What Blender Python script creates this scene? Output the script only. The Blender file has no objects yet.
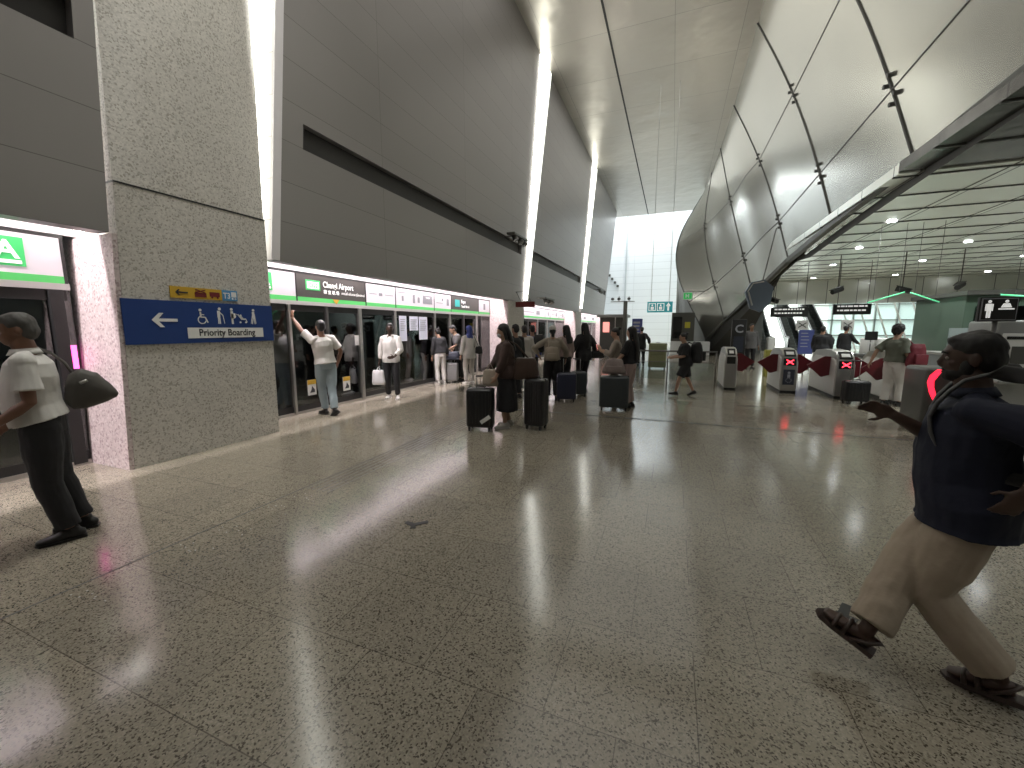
import bpy, bmesh, math, random
from mathutils import Vector, Matrix, noise
random.seed(7)
R = math.radians
V = Vector
COL = bpy.context.scene.collection
sc = bpy.context.scene

# ------------------------------------------------------------------ materials
def _new(name):
    m = bpy.data.materials.new(name); m.use_nodes = True
    nt = m.node_tree
    return m, nt, nt.nodes['Principled BSDF']

def mat(name, col, rough=.5, metal=0., var=.06, scale=6., bump=0., coat=0., emit=None, es=0., spec=.5, bscale=None):
    m, nt, b = _new(name)
    tc = nt.nodes.new('ShaderNodeTexCoord')
    n = nt.nodes.new('ShaderNodeTexNoise'); n.inputs['Scale'].default_value = scale; n.inputs['Detail'].default_value = 4
    nt.links.new(tc.outputs['Object'], n.inputs['Vector'])
    mx = nt.nodes.new('ShaderNodeMix'); mx.data_type = 'RGBA'
    mx.inputs[6].default_value = (*[c * (1 - var) for c in col], 1)
    mx.inputs[7].default_value = (*[min(1, c * (1 + var)) for c in col], 1)
    nt.links.new(n.outputs['Fac'], mx.inputs[0]); nt.links.new(mx.outputs[2], b.inputs['Base Color'])
    b.inputs['Roughness'].default_value = rough; b.inputs['Metallic'].default_value = metal
    b.inputs['Specular IOR Level'].default_value = spec
    if coat: b.inputs['Coat Weight'].default_value = coat; b.inputs['Coat Roughness'].default_value = .1
    if emit:
        b.inputs['Emission Color'].default_value = (*emit, 1); b.inputs['Emission Strength'].default_value = es
    if bump:
        bp = nt.nodes.new('ShaderNodeBump'); bp.inputs['Strength'].default_value = bump; bp.inputs['Distance'].default_value = .02
        n2 = nt.nodes.new('ShaderNodeTexNoise'); n2.inputs['Scale'].default_value = bscale or scale * 3
        nt.links.new(tc.outputs['Object'], n2.inputs['Vector'])
        nt.links.new(n2.outputs['Fac'], bp.inputs['Height']); nt.links.new(bp.outputs['Normal'], b.inputs['Normal'])
    return m

def speckle(name, base, dark, light, sc1=70., rough=.25, mix=1.0, tiles=False):
    m, nt, b = _new(name); L = nt.links.new; N = nt.nodes.new
    tc = N('ShaderNodeTexCoord')
    v = N('ShaderNodeTexVoronoi'); v.inputs['Scale'].default_value = sc1; v.inputs['Randomness'].default_value = 1
    dn = N('ShaderNodeTexNoise'); dn.inputs['Scale'].default_value = sc1 * .8; dn.inputs['Detail'].default_value = 2
    L(tc.outputs['Object'], dn.inputs['Vector'])
    ad = N('ShaderNodeVectorMath'); ad.operation = 'MULTIPLY_ADD'
    ad.inputs[1].default_value = (.9 / sc1,) * 3
    L(dn.outputs['Color'], ad.inputs[0]); L(tc.outputs['Object'], ad.inputs[2])
    L(ad.outputs[0], v.inputs['Vector'])
    sep = N('ShaderNodeSeparateColor'); L(v.outputs['Color'], sep.inputs[0])
    cr = N('ShaderNodeValToRGB'); cr.color_ramp.interpolation = 'CONSTANT'
    e = cr.color_ramp.elements
    e[0].position = 0; e[0].color = (*dark, 1)
    e[1].position = .13; e[1].color = (*[ (a+c)/2 for a, c in zip(dark, base)], 1)
    for p, c in ((.22, base), (.62, [x * 1.1 for x in base]), (.8, light), (.9, [x * .88 for x in base])):
        k = e.new(p); k.color = (*c, 1)
    L(sep.outputs[0], cr.inputs[0])
    v2 = N('ShaderNodeTexNoise'); v2.inputs['Scale'].default_value = 1.2; v2.inputs['Detail'].default_value = 3
    L(tc.outputs['Object'], v2.inputs['Vector'])
    mp = N('ShaderNodeMapRange'); mp.inputs[3].default_value = .86; mp.inputs[4].default_value = 1.14
    L(v2.outputs['Fac'], mp.inputs[0])
    mu = N('ShaderNodeMix'); mu.data_type = 'RGBA'; mu.blend_type = 'MULTIPLY'; mu.inputs[0].default_value = 1
    L(cr.outputs[0], mu.inputs[6]); L(mp.outputs[0], mu.inputs[7])
    out = mu.outputs[2]
    if tiles:
        bt = N('ShaderNodeTexBrick'); bt.offset = .5; bt.squash = 1
        bt.inputs['Scale'].default_value = 1.0
        bt.inputs['Brick Width'].default_value = .61; bt.inputs['Row Height'].default_value = .586
        bt.inputs['Mortar Size'].default_value = .0028; bt.inputs['Mortar Smooth'].default_value = .3
        bt.inputs['Color1'].default_value = (.93, .93, .93, 1); bt.inputs['Color2'].default_value = (1.07, 1.07, 1.06, 1)
        bt.inputs['Mortar'].default_value = (.42, .4, .38, 1)
        mpn = N('ShaderNodeMapping'); mpn.inputs['Location'].default_value = (.13, -.29, 0)
        L(tc.outputs['Object'], mpn.inputs[0]); L(mpn.outputs[0], bt.inputs['Vector'])
        m2 = N('ShaderNodeMix'); m2.data_type = 'RGBA'; m2.blend_type = 'MULTIPLY'; m2.inputs[0].default_value = 1
        L(out, m2.inputs[6]); L(bt.outputs['Color'], m2.inputs[7]); out = m2.outputs[2]
        rr = N('ShaderNodeMapRange'); rr.inputs[3].default_value = rough * .75; rr.inputs[4].default_value = rough * 1.35
        L(v2.outputs['Fac'], rr.inputs[0]); L(rr.outputs[0], b.inputs['Roughness'])
    else:
        b.inputs['Roughness'].default_value = rough
    L(out, b.inputs['Base Color'])
    return m

def panels(name, col, w, h, axis='YZ', rough=.35, metal=.9, seam=.006, wav=.0, off=(0, 0), cvar=.06, seamcol=.25, offset=0., wscale=1.2):
    """satin metal sheet with thin joints laid on a world-sized grid"""
    m, nt, b = _new(name); L = nt.links.new; N = nt.nodes.new
    tc = N('ShaderNodeTexCoord'); sp = N('ShaderNodeSeparateXYZ'); cb = N('ShaderNodeCombineXYZ')
    L(tc.outputs['Object'], sp.inputs[0])
    L(sp.outputs['XYZ'.index(axis[0])], cb.inputs[0]); L(sp.outputs['XYZ'.index(axis[1])], cb.inputs[1])
    mp = N('ShaderNodeMapping'); mp.inputs['Location'].default_value = (*off, 0); L(cb.outputs[0], mp.inputs[0])
    bt = N('ShaderNodeTexBrick'); bt.offset = offset; bt.inputs['Scale'].default_value = 1
    bt.inputs['Brick Width'].default_value = w; bt.inputs['Row Height'].default_value = h
    bt.inputs['Mortar Size'].default_value = seam; bt.inputs['Mortar Smooth'].default_value = .2
    bt.inputs['Color1'].default_value = (*[c * (1 - cvar) for c in col], 1)
    bt.inputs['Color2'].default_value = (*[min(1, c * (1 + cvar)) for c in col], 1)
    bt.inputs['Mortar'].default_value = (*[c * seamcol for c in col], 1)
    L(mp.outputs[0], bt.inputs['Vector']); L(bt.outputs['Color'], b.inputs['Base Color'])
    b.inputs['Roughness'].default_value = rough; b.inputs['Metallic'].default_value = metal
    if wav:
        n = N('ShaderNodeTexNoise'); n.inputs['Scale'].default_value = wscale; n.inputs['Detail'].default_value = 2
        L(tc.outputs['Object'], n.inputs['Vector'])
        bp = N('ShaderNodeBump'); bp.inputs['Strength'].default_value = wav; bp.inputs['Distance'].default_value = .1
        L(n.outputs['Fac'], bp.inputs['Height']); L(bp.outputs['Normal'], b.inputs['Normal'])
    return m

def glow(name, col, s):
    return mat(name, [c * .8 for c in col], .4, var=.02, emit=col, es=s)

def dark_glass(name, tint=(.3, .32, .33), refl=.12, rough=.03):
    m, nt, b = _new(name); nt.nodes.remove(b); N = nt.nodes.new; L = nt.links.new
    o = nt.nodes['Material Output']
    t = N('ShaderNodeBsdfTransparent'); t.inputs[0].default_value = (*tint, 1)
    g = N('ShaderNodeBsdfGlossy'); g.inputs['Roughness'].default_value = rough; g.inputs['Color'].default_value = (.8, .82, .82, 1)
    f = N('ShaderNodeFresnel'); f.inputs[0].default_value = 1.5
    ad = N('ShaderNodeMath'); ad.operation = 'ADD'; ad.inputs[1].default_value = refl; ad.use_clamp = True
    L(f.outputs[0], ad.inputs[0])
    mx = N('ShaderNodeMixShader'); L(ad.outputs[0], mx.inputs[0]); L(t.outputs[0], mx.inputs[1]); L(g.outputs[0], mx.inputs[2])
    L(mx.outputs[0], o.inputs[0])
    return m

M = {}
M['floor'] = speckle('terrazzo_floor', (.275, .247, .195), (.07, .058, .042), (.345, .31, .25), 140., .14, tiles=True)
M['floor'].node_tree.nodes['Principled BSDF'].inputs['Specular IOR Level'].default_value = .75
M['column'] = speckle('column_stone', (.54, .515, .47), (.34, .32, .28), (.60, .57, .52), 60., .55)
M['pier'] = speckle('pier_stone', (.55, .47, .46), (.36, .28, .28), (.64, .57, .56), 45., .45)
M['wallmetal'] = panels('wall_metal', (.27, .255, .25), 3.65, .62, 'YZ', .45, .4, .004, .04, (0, -2.65 + .62 * 4), .03, .45)
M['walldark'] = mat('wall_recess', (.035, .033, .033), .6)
M['ceil'] = panels('ceiling_metal', (.46, .435, .385), 2.4, 3.0, 'XY', .34, .7, .008, .6, (.5, .4), .05, .5, 0., .9)
M['ceilseam'] = mat('ceiling_seam', (.02, .02, .02), .7)
M['clad'] = mat('cladding_steel', (.46, .455, .41), .22, .9, .05, .7, .05, bscale=1.0)
M['cladseam'] = mat('cladding_joint', (.06, .06, .055), .6)
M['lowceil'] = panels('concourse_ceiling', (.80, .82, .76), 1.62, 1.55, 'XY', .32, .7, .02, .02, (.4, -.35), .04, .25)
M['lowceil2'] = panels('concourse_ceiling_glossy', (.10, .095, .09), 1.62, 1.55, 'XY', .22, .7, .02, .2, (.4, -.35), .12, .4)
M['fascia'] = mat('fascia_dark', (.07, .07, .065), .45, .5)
M['white'] = mat('white_paint', (.72, .74, .74), .6)
M['farwall'] = panels('far_wall_white', (.78, .81, .82), 4.0, .75, 'XZ', .6, 0., .03, 0, (.5, 0), .02, .86)
M['glass'] = dark_glass('screen_glass', (.42, .44, .44), .10)
M['clearglass'] = dark_glass('clear_glass', (.85, .9, .9), .03)
M['tunnel'] = mat('tunnel_black', (.012, .012, .013), .8)
M['train'] = mat('train_side', (.05, .052, .055), .4, .2)
M['steel'] = mat('steel', (.48, .47, .45), .32, .9, .04)
M['steeldark'] = mat('steel_dark', (.16, .155, .15), .35, .8, .04)
M['black'] = mat('black_plastic', (.012, .012, .012), .45)
M['blackframe'] = mat('black_frame', (.02, .02, .02), .4)
M['hdrwhite'] = mat('header_white', (.50, .47, .49), .45, var=.02, emit=(1.0, .93, 1.0), es=.22)
M['hdrgreen'] = glow('header_green', (.10, .55, .14), .25)
M['hdrgreen2'] = glow('header_icon_green', (.06, .50, .14), .5)
M['hdrdark'] = mat('header_dark', (.07, .065, .06), .35)
M['hdrgrey'] = mat('header_grey', (.46, .45, .44), .4, .2)
M['txtwhite'] = glow('lettering_white', (.95, .95, .92), .5)
M['txtgrey'] = mat('lettering_grey', (.25, .25, .27), .5)
M['txtdark'] = mat('lettering_dark', (.03, .03, .035), .5)
M['teal'] = glow('sign_teal', (.05, .42, .40), .35)
M['tealsign'] = glow('sign_blue_green', (.04, .30, .34), .45)
M['blue'] = mat('sign_blue', (.012, .045, .20), .4, coat=.2)
M['yellow'] = mat('sign_yellow', (.58, .36, .03), .45)
M['lblue'] = mat('sign_light_blue', (.08, .28, .55), .45)
M['signwhite'] = mat('sign_white', (.78, .78, .76), .5)
M['slot'] = glow('light_slot', (1.0, 1.0, .92), 7.)
M['slotsoft'] = glow('light_slot_soft', (1.0, 1.0, .93), 1.6)
M['soffit'] = mat('soffit_white', (.75, .72, .74), .6)
M['red'] = glow('led_red', (1.0, .03, .05), 8.)
M['redsoft'] = glow('led_red_soft', (1.0, .02, .05), 2.2)
M['pinkled'] = glow('led_pink', (1.0, .1, .5), 4.)
M['maroon'] = mat('flap_maroon', (.11, .010, .016), .38, coat=.2)
M['gatewhite'] = mat('gate_white', (.62, .61, .59), .4)
M['downlight'] = glow('downlight', (.95, .98, 1.0), 30.)
M['skywindow'] = glow('window_daylight', (.88, 1.0, .95), .5)
M['balus'] = glow('balustrade_lit', (.95, 1.0, .95), 1.5)  # emission puts the daylight on the white escalator slopes into the material
M['step'] = mat('escalator_step', (.09, .09, .085), .5, .4)
M['greenled'] = glow('green_tube', (.15, .8, .38), .7)
M['counter'] = mat('counter_grey', (.24, .26, .26), .35, .2)
M['kiosk'] = mat('kiosk_dark', (.10, .10, .09), .4, .3)
M['kioskgrey'] = mat('kiosk_grey', (.33, .34, .33), .4, .3)
M['orange'] = glow('screen_orange', (1.0, .35, .3), 1.2)
M['paper'] = mat('poster_paper', (.62, .64, .72), .6, emit=(.6, .62, .72), es=.12)
M['plastic_bag'] = mat('white_plastic', (.75, .75, .76), .4)
M['bluelayer'] = mat('info_blue', (.07, .09, .28), .4)
M['redsign'] = mat('red_sign', (.16, .015, .015), .5)
M['eye'] = mat('eye_white', (.28, .25, .22), .3)
M['sill_white'] = mat('edge_pale', (.5, .53, .54), .6)
M['panelblue'] = mat('panel_blue_grey', (.12, .15, .19), .4, .2)
M['marker'] = mat('floor_marker', (.035, .035, .035), .5)
M['rail'] = mat('tactile_steel', (.16, .15, .135), .35, .6)
M['gasket'] = mat('floor_strip', (.05, .05, .048), .5)

# ------------------------------------------------------------------ mesh helpers
class MB:
    def __init__(s): s.bm = bmesh.new(); s.X = None
    def _x(s, vs):
        if s.X is not None:
            for v in vs: v.co = s.X @ v.co
    def box(s, x0, x1, y0, y1, z0, z1, bev=0., seg=2):
        if x0 > x1: x0, x1 = x1, x0
        if y0 > y1: y0, y1 = y1, y0
        if z0 > z1: z0, z1 = z1, z0
        r = bmesh.ops.create_cube(s.bm, size=1.); vs = r['verts']
        for v in vs:
            v.co = V(((x0 + x1) / 2 + v.co.x * (x1 - x0), (y0 + y1) / 2 + v.co.y * (y1 - y0), (z0 + z1) / 2 + v.co.z * (z1 - z0)))
        s._x(vs)
        if bev:
            ed = list({e for v in vs for e in v.link_edges})
            bmesh.ops.bevel(s.bm, geom=ed, offset=bev, segments=seg, profile=.5, affect='EDGES')
        return s
    def hexa(s, p):
        """eight corners: bottom four then top four"""
        vs = [s.bm.verts.new(V(q)) for q in p]; s._x(vs)
        for f in ((3, 2, 1, 0), (4, 5, 6, 7), (0, 1, 5, 4), (1, 2, 6, 5), (2, 3, 7, 6), (3, 0, 4, 7)):
            s.bm.faces.new([vs[i] for i in f])
        return s
    def prism(s, pts, d):
        """polygon (3D points) pushed along d"""
        d = V(d); a = [s.bm.verts.new(V(p)) for p in pts]; b = [s.bm.verts.new(V(p) + d) for p in pts]
        s._x(a + b); n = len(a)
        s.bm.faces.new(a); s.bm.faces.new(b[::-1])
        for i in range(n): s.bm.faces.new((a[i], b[i], b[(i + 1) % n], a[(i + 1) % n]))
        return s
    def tube(s, pts, rad, n=10, ref=(0, 1, 0), cap=True):
        """pts with radius r or (ra, rb); ra along side, rb along ref"""
        P = [V(p) for p in pts]; k = len(P); rings = []; ref = V(ref)
        if not isinstance(rad, (list,)): rad = [rad] * k
        for i in range(k):
            t = (P[min(i + 1, k - 1)] - P[max(i - 1, 0)])
            t = t.normalized() if t.length > 1e-9 else V((0, 0, 1))
            rf = ref
            if abs(t.dot(rf)) > .95: rf = V((1, 0, 0)) if abs(t.x) < .9 else V((0, 0, 1))
            sd = t.cross(rf).normalized(); u = sd.cross(t).normalized()
            ra, rb = rad[i] if isinstance(rad[i], tuple) else (rad[i], rad[i])
            ring = [s.bm.verts.new(P[i] + sd * ra * math.cos(2 * math.pi * j / n) + u * rb * math.sin(2 * math.pi * j / n)) for j in range(n)]
            rings.append(ring)
        for i in range(k - 1):
            for j in range(n):
                s.bm.faces.new((rings[i][j], rings[i][(j + 1) % n], rings[i + 1][(j + 1) % n], rings[i + 1][j]))
        if cap: s.bm.faces.new(rings[0][::-1]); s.bm.faces.new(rings[-1])
        s._x([v for r in rings for v in r])
        return s
    def limb(s, pts, rad, n=14, ref=(0, 1, 0)):
        s.tube(pts, rad, n, ref)
        for p, r in ((pts[0], rad[0]), (pts[-1], rad[-1])):
            a = r if isinstance(r, tuple) else (r, r)
            s.ell(p, (a[0], a[1], min(a)))
        return s
    def ell(s, c, r, rot=None, n=14):
        q = bmesh.ops.create_uvsphere(s.bm, u_segments=n, v_segments=max(6, n * 2 // 3), radius=1.)
        for v in q['verts']:
            p = V((v.co.x * r[0], v.co.y * r[1], v.co.z * r[2]))
            if rot is not None: p = rot @ p
            v.co = p + V(c)
        s._x(q['verts']); return s
    def grid(s, rows, closed=False):
        vr = [[s.bm.verts.new(V(p)) for p in r] for r in rows]
        s._x([v for r in vr for v in r])
        for i in range(len(vr) - 1):
            for j in range(len(vr[0]) - 1):
                s.bm.faces.new((vr[i][j], vr[i][j + 1], vr[i + 1][j + 1], vr[i + 1][j]))
        return s
    def mesh(s, name, smooth=False):
        bmesh.ops.recalc_face_normals(s.bm, faces=s.bm.faces)
        me = bpy.data.meshes.new(name); s.bm.to_mesh(me); s.bm.free()
        if smooth:
            for p in me.polygons: p.use_smooth = True
        return me
    def build(s, name, m, parent=None, smooth=False, auto=None):
        o = bpy.data.objects.new(name, s.mesh(name, smooth or auto is not None)); COL.objects.link(o)
        if auto is not None:
            o.data.set_sharp_from_angle(angle=R(auto))
        o.data.materials.append(M[m] if isinstance(m, str) else m)
        if parent: o.parent = parent
        return o

def thing(name, label, cat, group=None):
    o = bpy.data.objects.new(name, None); COL.objects.link(o); o.empty_display_size = .1
    o['label'] = label; o['category'] = cat
    if group: o['group'] = group
    return o
def tag(o, label, cat, group=None, kind=None):
    o['label'] = label; o['category'] = cat
    if group: o['group'] = group
    if kind: o['kind'] = kind
    return o
def struct(o, label=None):
    o['kind'] = 'structure'
    if label: o['label'] = label
    return o
def rebase(root, loc):
    """put the empty at the base of what it holds, children stay where they are"""
    root.location = loc
    for c in root.children: c.location = V(c.location) - V(loc)
def dup(root, loc=None, rotz=None, label=None):
    r = root.copy(); COL.objects.link(r)
    if loc is not None: r.location = loc
    if rotz is not None: r.rotation_euler = (0, 0, rotz)
    if label: r['label'] = label
    for ch in list(root.children):
        c = ch.copy(); COL.objects.link(c); c.parent = r
        for g in list(ch.children):
            d = g.copy(); COL.objects.link(d); d.parent = c
    return r
ONX = (R(90), 0, R(90))      # lettering read on a wall facing +X
ONY = (R(90), 0, 0)          # lettering read on a face turned to -Y
def text(s, size, loc, rot, m, parent, name='lettering', align='LEFT', ext=.001, bold=0., xs=1.):
    c = bpy.data.curves.new(name, 'FONT'); c.body = s; c.size = size; c.extrude = ext; c.align_x = align; c.offset = bold
    c.resolution_u = 3
    o = bpy.data.objects.new(name, c); COL.objects.link(o); o.location = loc; o.rotation_euler = rot; o.scale = (xs, 1, 1)
    c.materials.append(M[m]); o.parent = parent
    return o
def flat(name, pts2, X, m, parent, th=.004, plane='X'):
    """thin plate: pts2 (horizontal, z); plane X -> (X, y, z) ; plane Y -> (x, Y, z)"""
    b = MB()
    if plane == 'X': b.prism([(X, y, z) for y, z in pts2], (th, 0, 0))
    else: b.prism([(x, X, z) for x, z in pts2], (0, -th, 0))
    return b.build(name, m, parent)
def rect(a, b, c, d): return [(a, c), (b, c), (b, d), (a, d)]

# ------------------------------------------------------------------ the setting
XW, XP = -5.75, -6.5         # wall face, platform screen face
struct(MB().box(XP - .02, 30, -14, 60, -.3, 0).build('floor', 'floor'))
# upper wall, in slabs between slanted light slots; lean is the slope of the slots (dY per dZ)
LEAN0, LEAN = .155, .19
def wall_slab(name, ya, la, yb, lb, z0, z1, xf, m, th=.22):
    z = [z0, z1]
    p = []
    for zz in z:
        y0 = ya + la * (zz - 2.65); y1 = yb + lb * (zz - 2.65)
        p += [(xf - th, y0, zz), (xf, y0, zz), (xf, y1, zz), (xf - th, y1, zz)]
    return MB().hexa(p).build(name, m)
def wall_run(ya, la, yb, lb, tagname, inset=.35):
    for i, (z0, z1, dx, m) in enumerate(((2.65, 4.5, 0, 'wallmetal'), (4.9, 13.05, 0, 'wallmetal'))):
        struct(wall_slab(tagname, ya, la, yb, lb, z0, z1, XW + dx, m))
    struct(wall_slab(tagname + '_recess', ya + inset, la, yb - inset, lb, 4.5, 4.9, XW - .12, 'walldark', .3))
    struct(wall_slab(tagname, ya, la, ya + inset, la, 4.5, 4.9, XW, 'wallmetal'))
    struct(wall_slab(tagname, yb - inset, lb, yb, lb, 4.5, 4.9, XW, 'wallmetal'))
wall_run(-14, 0, 2.66, .05, 'wall_left', .17)
wall_run(4.62, LEAN0 - .05, 15.75, LEAN, 'wall_left', .5)
wall_run(16.1, LEAN, 26.6, .3, 'wall_left', .5)
wall_run(27.0, .3, 36.6, .62, 'wall_left', .5)
# hollow behind the wall foot where the platform lamps sit, and the dark behind the screens
struct(MB().box(-7.6, -7.5, -14, 38, 2.2, 4.6).build('wall_left_lamp_recess', 'soffit'))
struct(MB().box(-9.3, -9.2, -14, 44, -1, 4.5).build('wall_left_tunnel', 'tunnel'))
struct(MB().box(-9.3, XP - .02, -14, 44, -1.1, -1.0).build('floor_tunnel', 'tunnel'))
struct(MB().box(-9.3, -6.62, -14, 38, 2.9, 2.95).build('ceiling_tunnel', 'tunnel'))
struct(MB().box(-6.56, -6.50, -14, 38, 2.665, 3.9).build('wall_left_above_screens', 'soffit'))
# main ceiling
struct(MB().box(-6.3, 4.5, -14, 45, 13.0, 13.3).build('ceiling', 'ceil'))
struct(MB().box(-2.94, -2.86, -14, 45, 12.985, 13.0).build('ceiling_joint', 'ceilseam'))
struct(MB().box(-30, 30, -14.3, -14, -.1, 14).build('wall_back', 'wallmetal'))
struct(MB().box(20, 20.3, -14, 60, -.1, 8).build('wall_right', 'counter'))
# concourse ceiling
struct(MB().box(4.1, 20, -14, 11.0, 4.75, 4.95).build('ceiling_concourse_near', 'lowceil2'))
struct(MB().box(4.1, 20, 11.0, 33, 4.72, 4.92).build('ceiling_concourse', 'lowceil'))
g = MB()
for k in range(15): g.box(4.1, 20, 11.2 + 1.5 * k, 11.26 + 1.5 * k, 4.70, 4.73)
for k in range(10): g.box(5.9 + 1.62 * k, 5.93 + 1.62 * k, 11, 33, 4.712, 4.73)
struct(g.build('ceiling_concourse_joints', 'fascia'))
g = MB()
for k in range(6): g.box(4.1, 20, 2.0 + 1.55 * k, 2.05 + 1.55 * k, 4.73, 4.76)
struct(g.build('ceiling_concourse_near_joints', 'fascia'))
struct(MB().box(4.1, 20, 33, 33.3, 3.2, 4.9).build('beam_concourse', 'lowceil'))
# upper floor slab side closes the hall above the concourse
struct(MB().box(4.5, 20, -14, 45, 13.0, 13.3).build('ceiling_upper', 'ceil'))

# far atrium
struct(MB().box(-12, 2.6, 50, 50.3, -.1, 22).build('wall_far', 'farwall'))
struct(MB().box(-12, -11.7, 44, 50, -.1, 22).build('wall_far_side', 'white'))
struct(MB().box(2.6, 20, 47, 47.3, -.1, 14).build('wall_far_right', 'skywindow'))
g = MB()
for k in range(12): g.box(2.6 + k * 1.6, 2.72 + k * 1.6, 46.8, 47, 0, 12)
for k in range(6): g.box(2.6, 20, 46.8, 47, .9 + 1.4 * k, 1.0 + 1.4 * k)
struct(g.build('window_1_frame', 'steel'))
g = MB()
g.box(-9, -8.8, 49.9, 50, 0, 16); g.box(-5.5, -5.35, 49.9, 50, 0, 16)
struct(g.build('trim_far_wall_edge', 'sill_white'))
g = MB()
for x in (-7, -5.2, -3.4, -1.6, .2): g.box(x, x + .08, 45.0, 45.1, 13.1, 14.8)
g.box(-8, 2, 45, 45.1, 14.6, 14.75); g.box(-8, 2, 45, 45.1, 13.3, 13.36)
struct(g.build('trim_roof_edge', 'white'))

# column beside the camera
def column():
    c = thing('stone_column', 'massive speckled stone column that leans back, with the long blue sign across it', 'column')
    b = MB(); xf = XW + .0
    b.hexa([(-7.0, 2.60, 0), (xf + .03, 2.60, 0), (xf + .03, 4.47, 0), (-7.0, 4.47, 0),
            (-7.0, 2.74, 3.2), (xf + .03, 2.74, 3.2), (xf + .03, 4.50, 3.2), (-7.0, 4.50, 3.2)])
    b.build('column_base', 'column', c)
    MB().hexa([(-6.9, 2.738, 3.19), (xf + .034, 2.738, 3.19), (xf + .034, 4.502, 3.19), (-6.9, 4.502, 3.19), (-6.9, 2.738, 3.21), (xf + .034, 2.738, 3.21), (xf + .034, 4.502, 3.21), (-6.9, 4.502, 3.21)]).build('joint', 'black', c)
    rows = []
    for i in range(15):
        z = 3.2 + (13 - 3.2) * i / 14; u = i / 14
        ya = 2.74 + (z - 3.2) * .075; yb = 4.50 + (z - 3.2) * .10
        ym = (ya + yb) / 2; hw = (yb - ya) / 2; r = min(.8, .02 + .10 * (z - 3.2))
        row = []
        for k in range(17):
            t = -1 + 2 * k / 16
            d = abs(t) * hw
            bulge = 1 - (abs(t)) ** 3.2
            row.append((xf + .03 - r * (1 - bulge) , ym + t * hw, z))
        row = [(-7.0, ya, z)] + row + [(-7.0, yb, z)]
        rows.append(row)
    b = MB(); b.grid(rows)
    b.build('column_shaft', 'column', c, auto=50)
    rebase(c, (-6.4, 3.5, 0)); return c
column()
# light return right of the column and its glowing wedge
def slot(loc_y0, lean, zb, zt, w0, w1, x, label, glowmat, face):
    s = thing('light_slot', label, 'light')
    b = MB()
    b.prism([(x, loc_y0 + lean * (zb - 2.65), zb), (x, loc_y0 + w0 + lean * (zb - 2.65), zb),
             (x, loc_y0 + w1 + lean * (zt - 2.65), zt), (x, loc_y0 + lean * (zt - 2.65), zt)], (.03, 0, 0))
    b.build('diffuser', glowmat, s)
    b = MB()
    if face:
        b.prism([(x, loc_y0 + w0 + lean * (zb - 2.65), zb), (x, loc_y0 + w0 + face * .25 + lean * (zb - 2.65), zb),
                 (x, loc_y0 + w1 + face + lean * (zt - 2.65), zt), (x, loc_y0 + w1 + lean * (zt - 2.65), zt)], (.07, 0, 0))
        b.build('side_fin', 'slotsoft', s)
    rebase(s, (x, loc_y0, zb)); return s
slot(4.42, .085, 2.7, 12.9, .17, .85, XW - .30, 'tall glowing white slot along the right edge of the big stone column', 'slot', .22)
slot(15.8, LEAN, 2.75, 12.95, .28, 1.25, XW + .02, 'tall slanted white light blade nearest behind the queue of travellers', 'slot', .25)
slot(26.65, .3, 2.9, 12.95, .33, 1.25, XW + .02, 'slanted white light blade farther along, toward the bright atrium', 'slot', .25)
b = MB(); b.prism([(-6.3, 2.60, 2.7), (-6.3, 2.68, 2.7), (-6.3, 3.1, 12.9), (-6.3, 2.9, 12.9)], (.03, 0, 0))
tag(b.build('light_slot', 'slot'), 'thin strip of light on the left edge of the big stone column', 'light')

b = MB(); b.prism([(XW, 4.58, 2.66), (XW, 4.72, 2.66), (XW, 5.80, 12.95), (XW, 5.66, 12.95)], (.02, 0, 0)); struct(b.build('trim_wall_edge', 'soffit'))
struct(MB().box(-7.5, -7.3, -14, 46, 2.95, 13.0).build('wall_left_backing', 'white'))
# piers between screen bays (front part under the soffit)
def pier(y0, y1, lab):
    p = thing('stone_pier', lab, 'pillar')
    MB().box(-7.0, XW - .02, y0 + .02, y1, 0, 2.66, .01).build('pier_body', 'column', p)
    MB().box(-7.0, XW - .03, y0, y0 + .02, 0, 2.64).build('pink_side', 'pier', p)
    rebase(p, (-6.4, y0, 0)); return p
pier(14.25, 16.0, 'pinkish lit stone pillar between the first and second runs of platform doors')
pier(25.7, 27.4, 'pale pillar at the far end of the second run of platform doors')
pier(37.2, 38.6, 'most distant pale pillar beside the third run of platform doors')
o = MB().hexa([(-6.62, 2.55, 0), (XW + .03, 2.55, 0), (XW + .03, 2.598, 0), (-6.62, 2.598, 0), (-6.62, 2.665, 2.64), (XW + .03, 2.665, 2.64), (XW + .03, 2.712, 2.64), (-6.62, 2.712, 2.64)]).build('trim_column_side', 'pier'); struct(o)

# ------------------------------------------------------------------ platform screens
def screen(y0, y1, posts, heads, label, frame_low=True):
    t = thing('platform_screen_doors', label, 'platform doors')
    MB().box(XP - .12, XP, y0, y1, 2.62, 2.66).build('top_rail', 'blackframe', t)
    MB().box(XP - .10, XP + .01, y0, y1, 2.05, 2.12).build('lower_rail', 'hdrgrey', t)
    MB().box(XP - .06, XP + .01, y0, y1, 0, .05).build('sill_plate', 'steel', t)
    ps = [y0] + [p[0] for p in posts] + [y1]
    for i in range(len(ps) - 1):
        o = MB().box(XP - .035, XP - .02, ps[i], ps[i + 1], .05, 2.05).build('glass_panel', 'glass', t)
        f = MB()
        f.box(XP - .04, XP - .01, ps[i] + .03, ps[i + 1] - .03, .05, .16)
        f.box(XP - .04, XP - .01, ps[i] + .03, ps[i + 1] - .03, 1.93, 2.05)
        f.build('glass_edge', 'blackframe', o)
    for y, w, m in posts:
        MB().box(XP - .06, XP + .03, y - w / 2, y + w / 2, .02, 2.05, .006).build('post', m, t)
    for y, z, w, h in heads:
        pass
    return t
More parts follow.
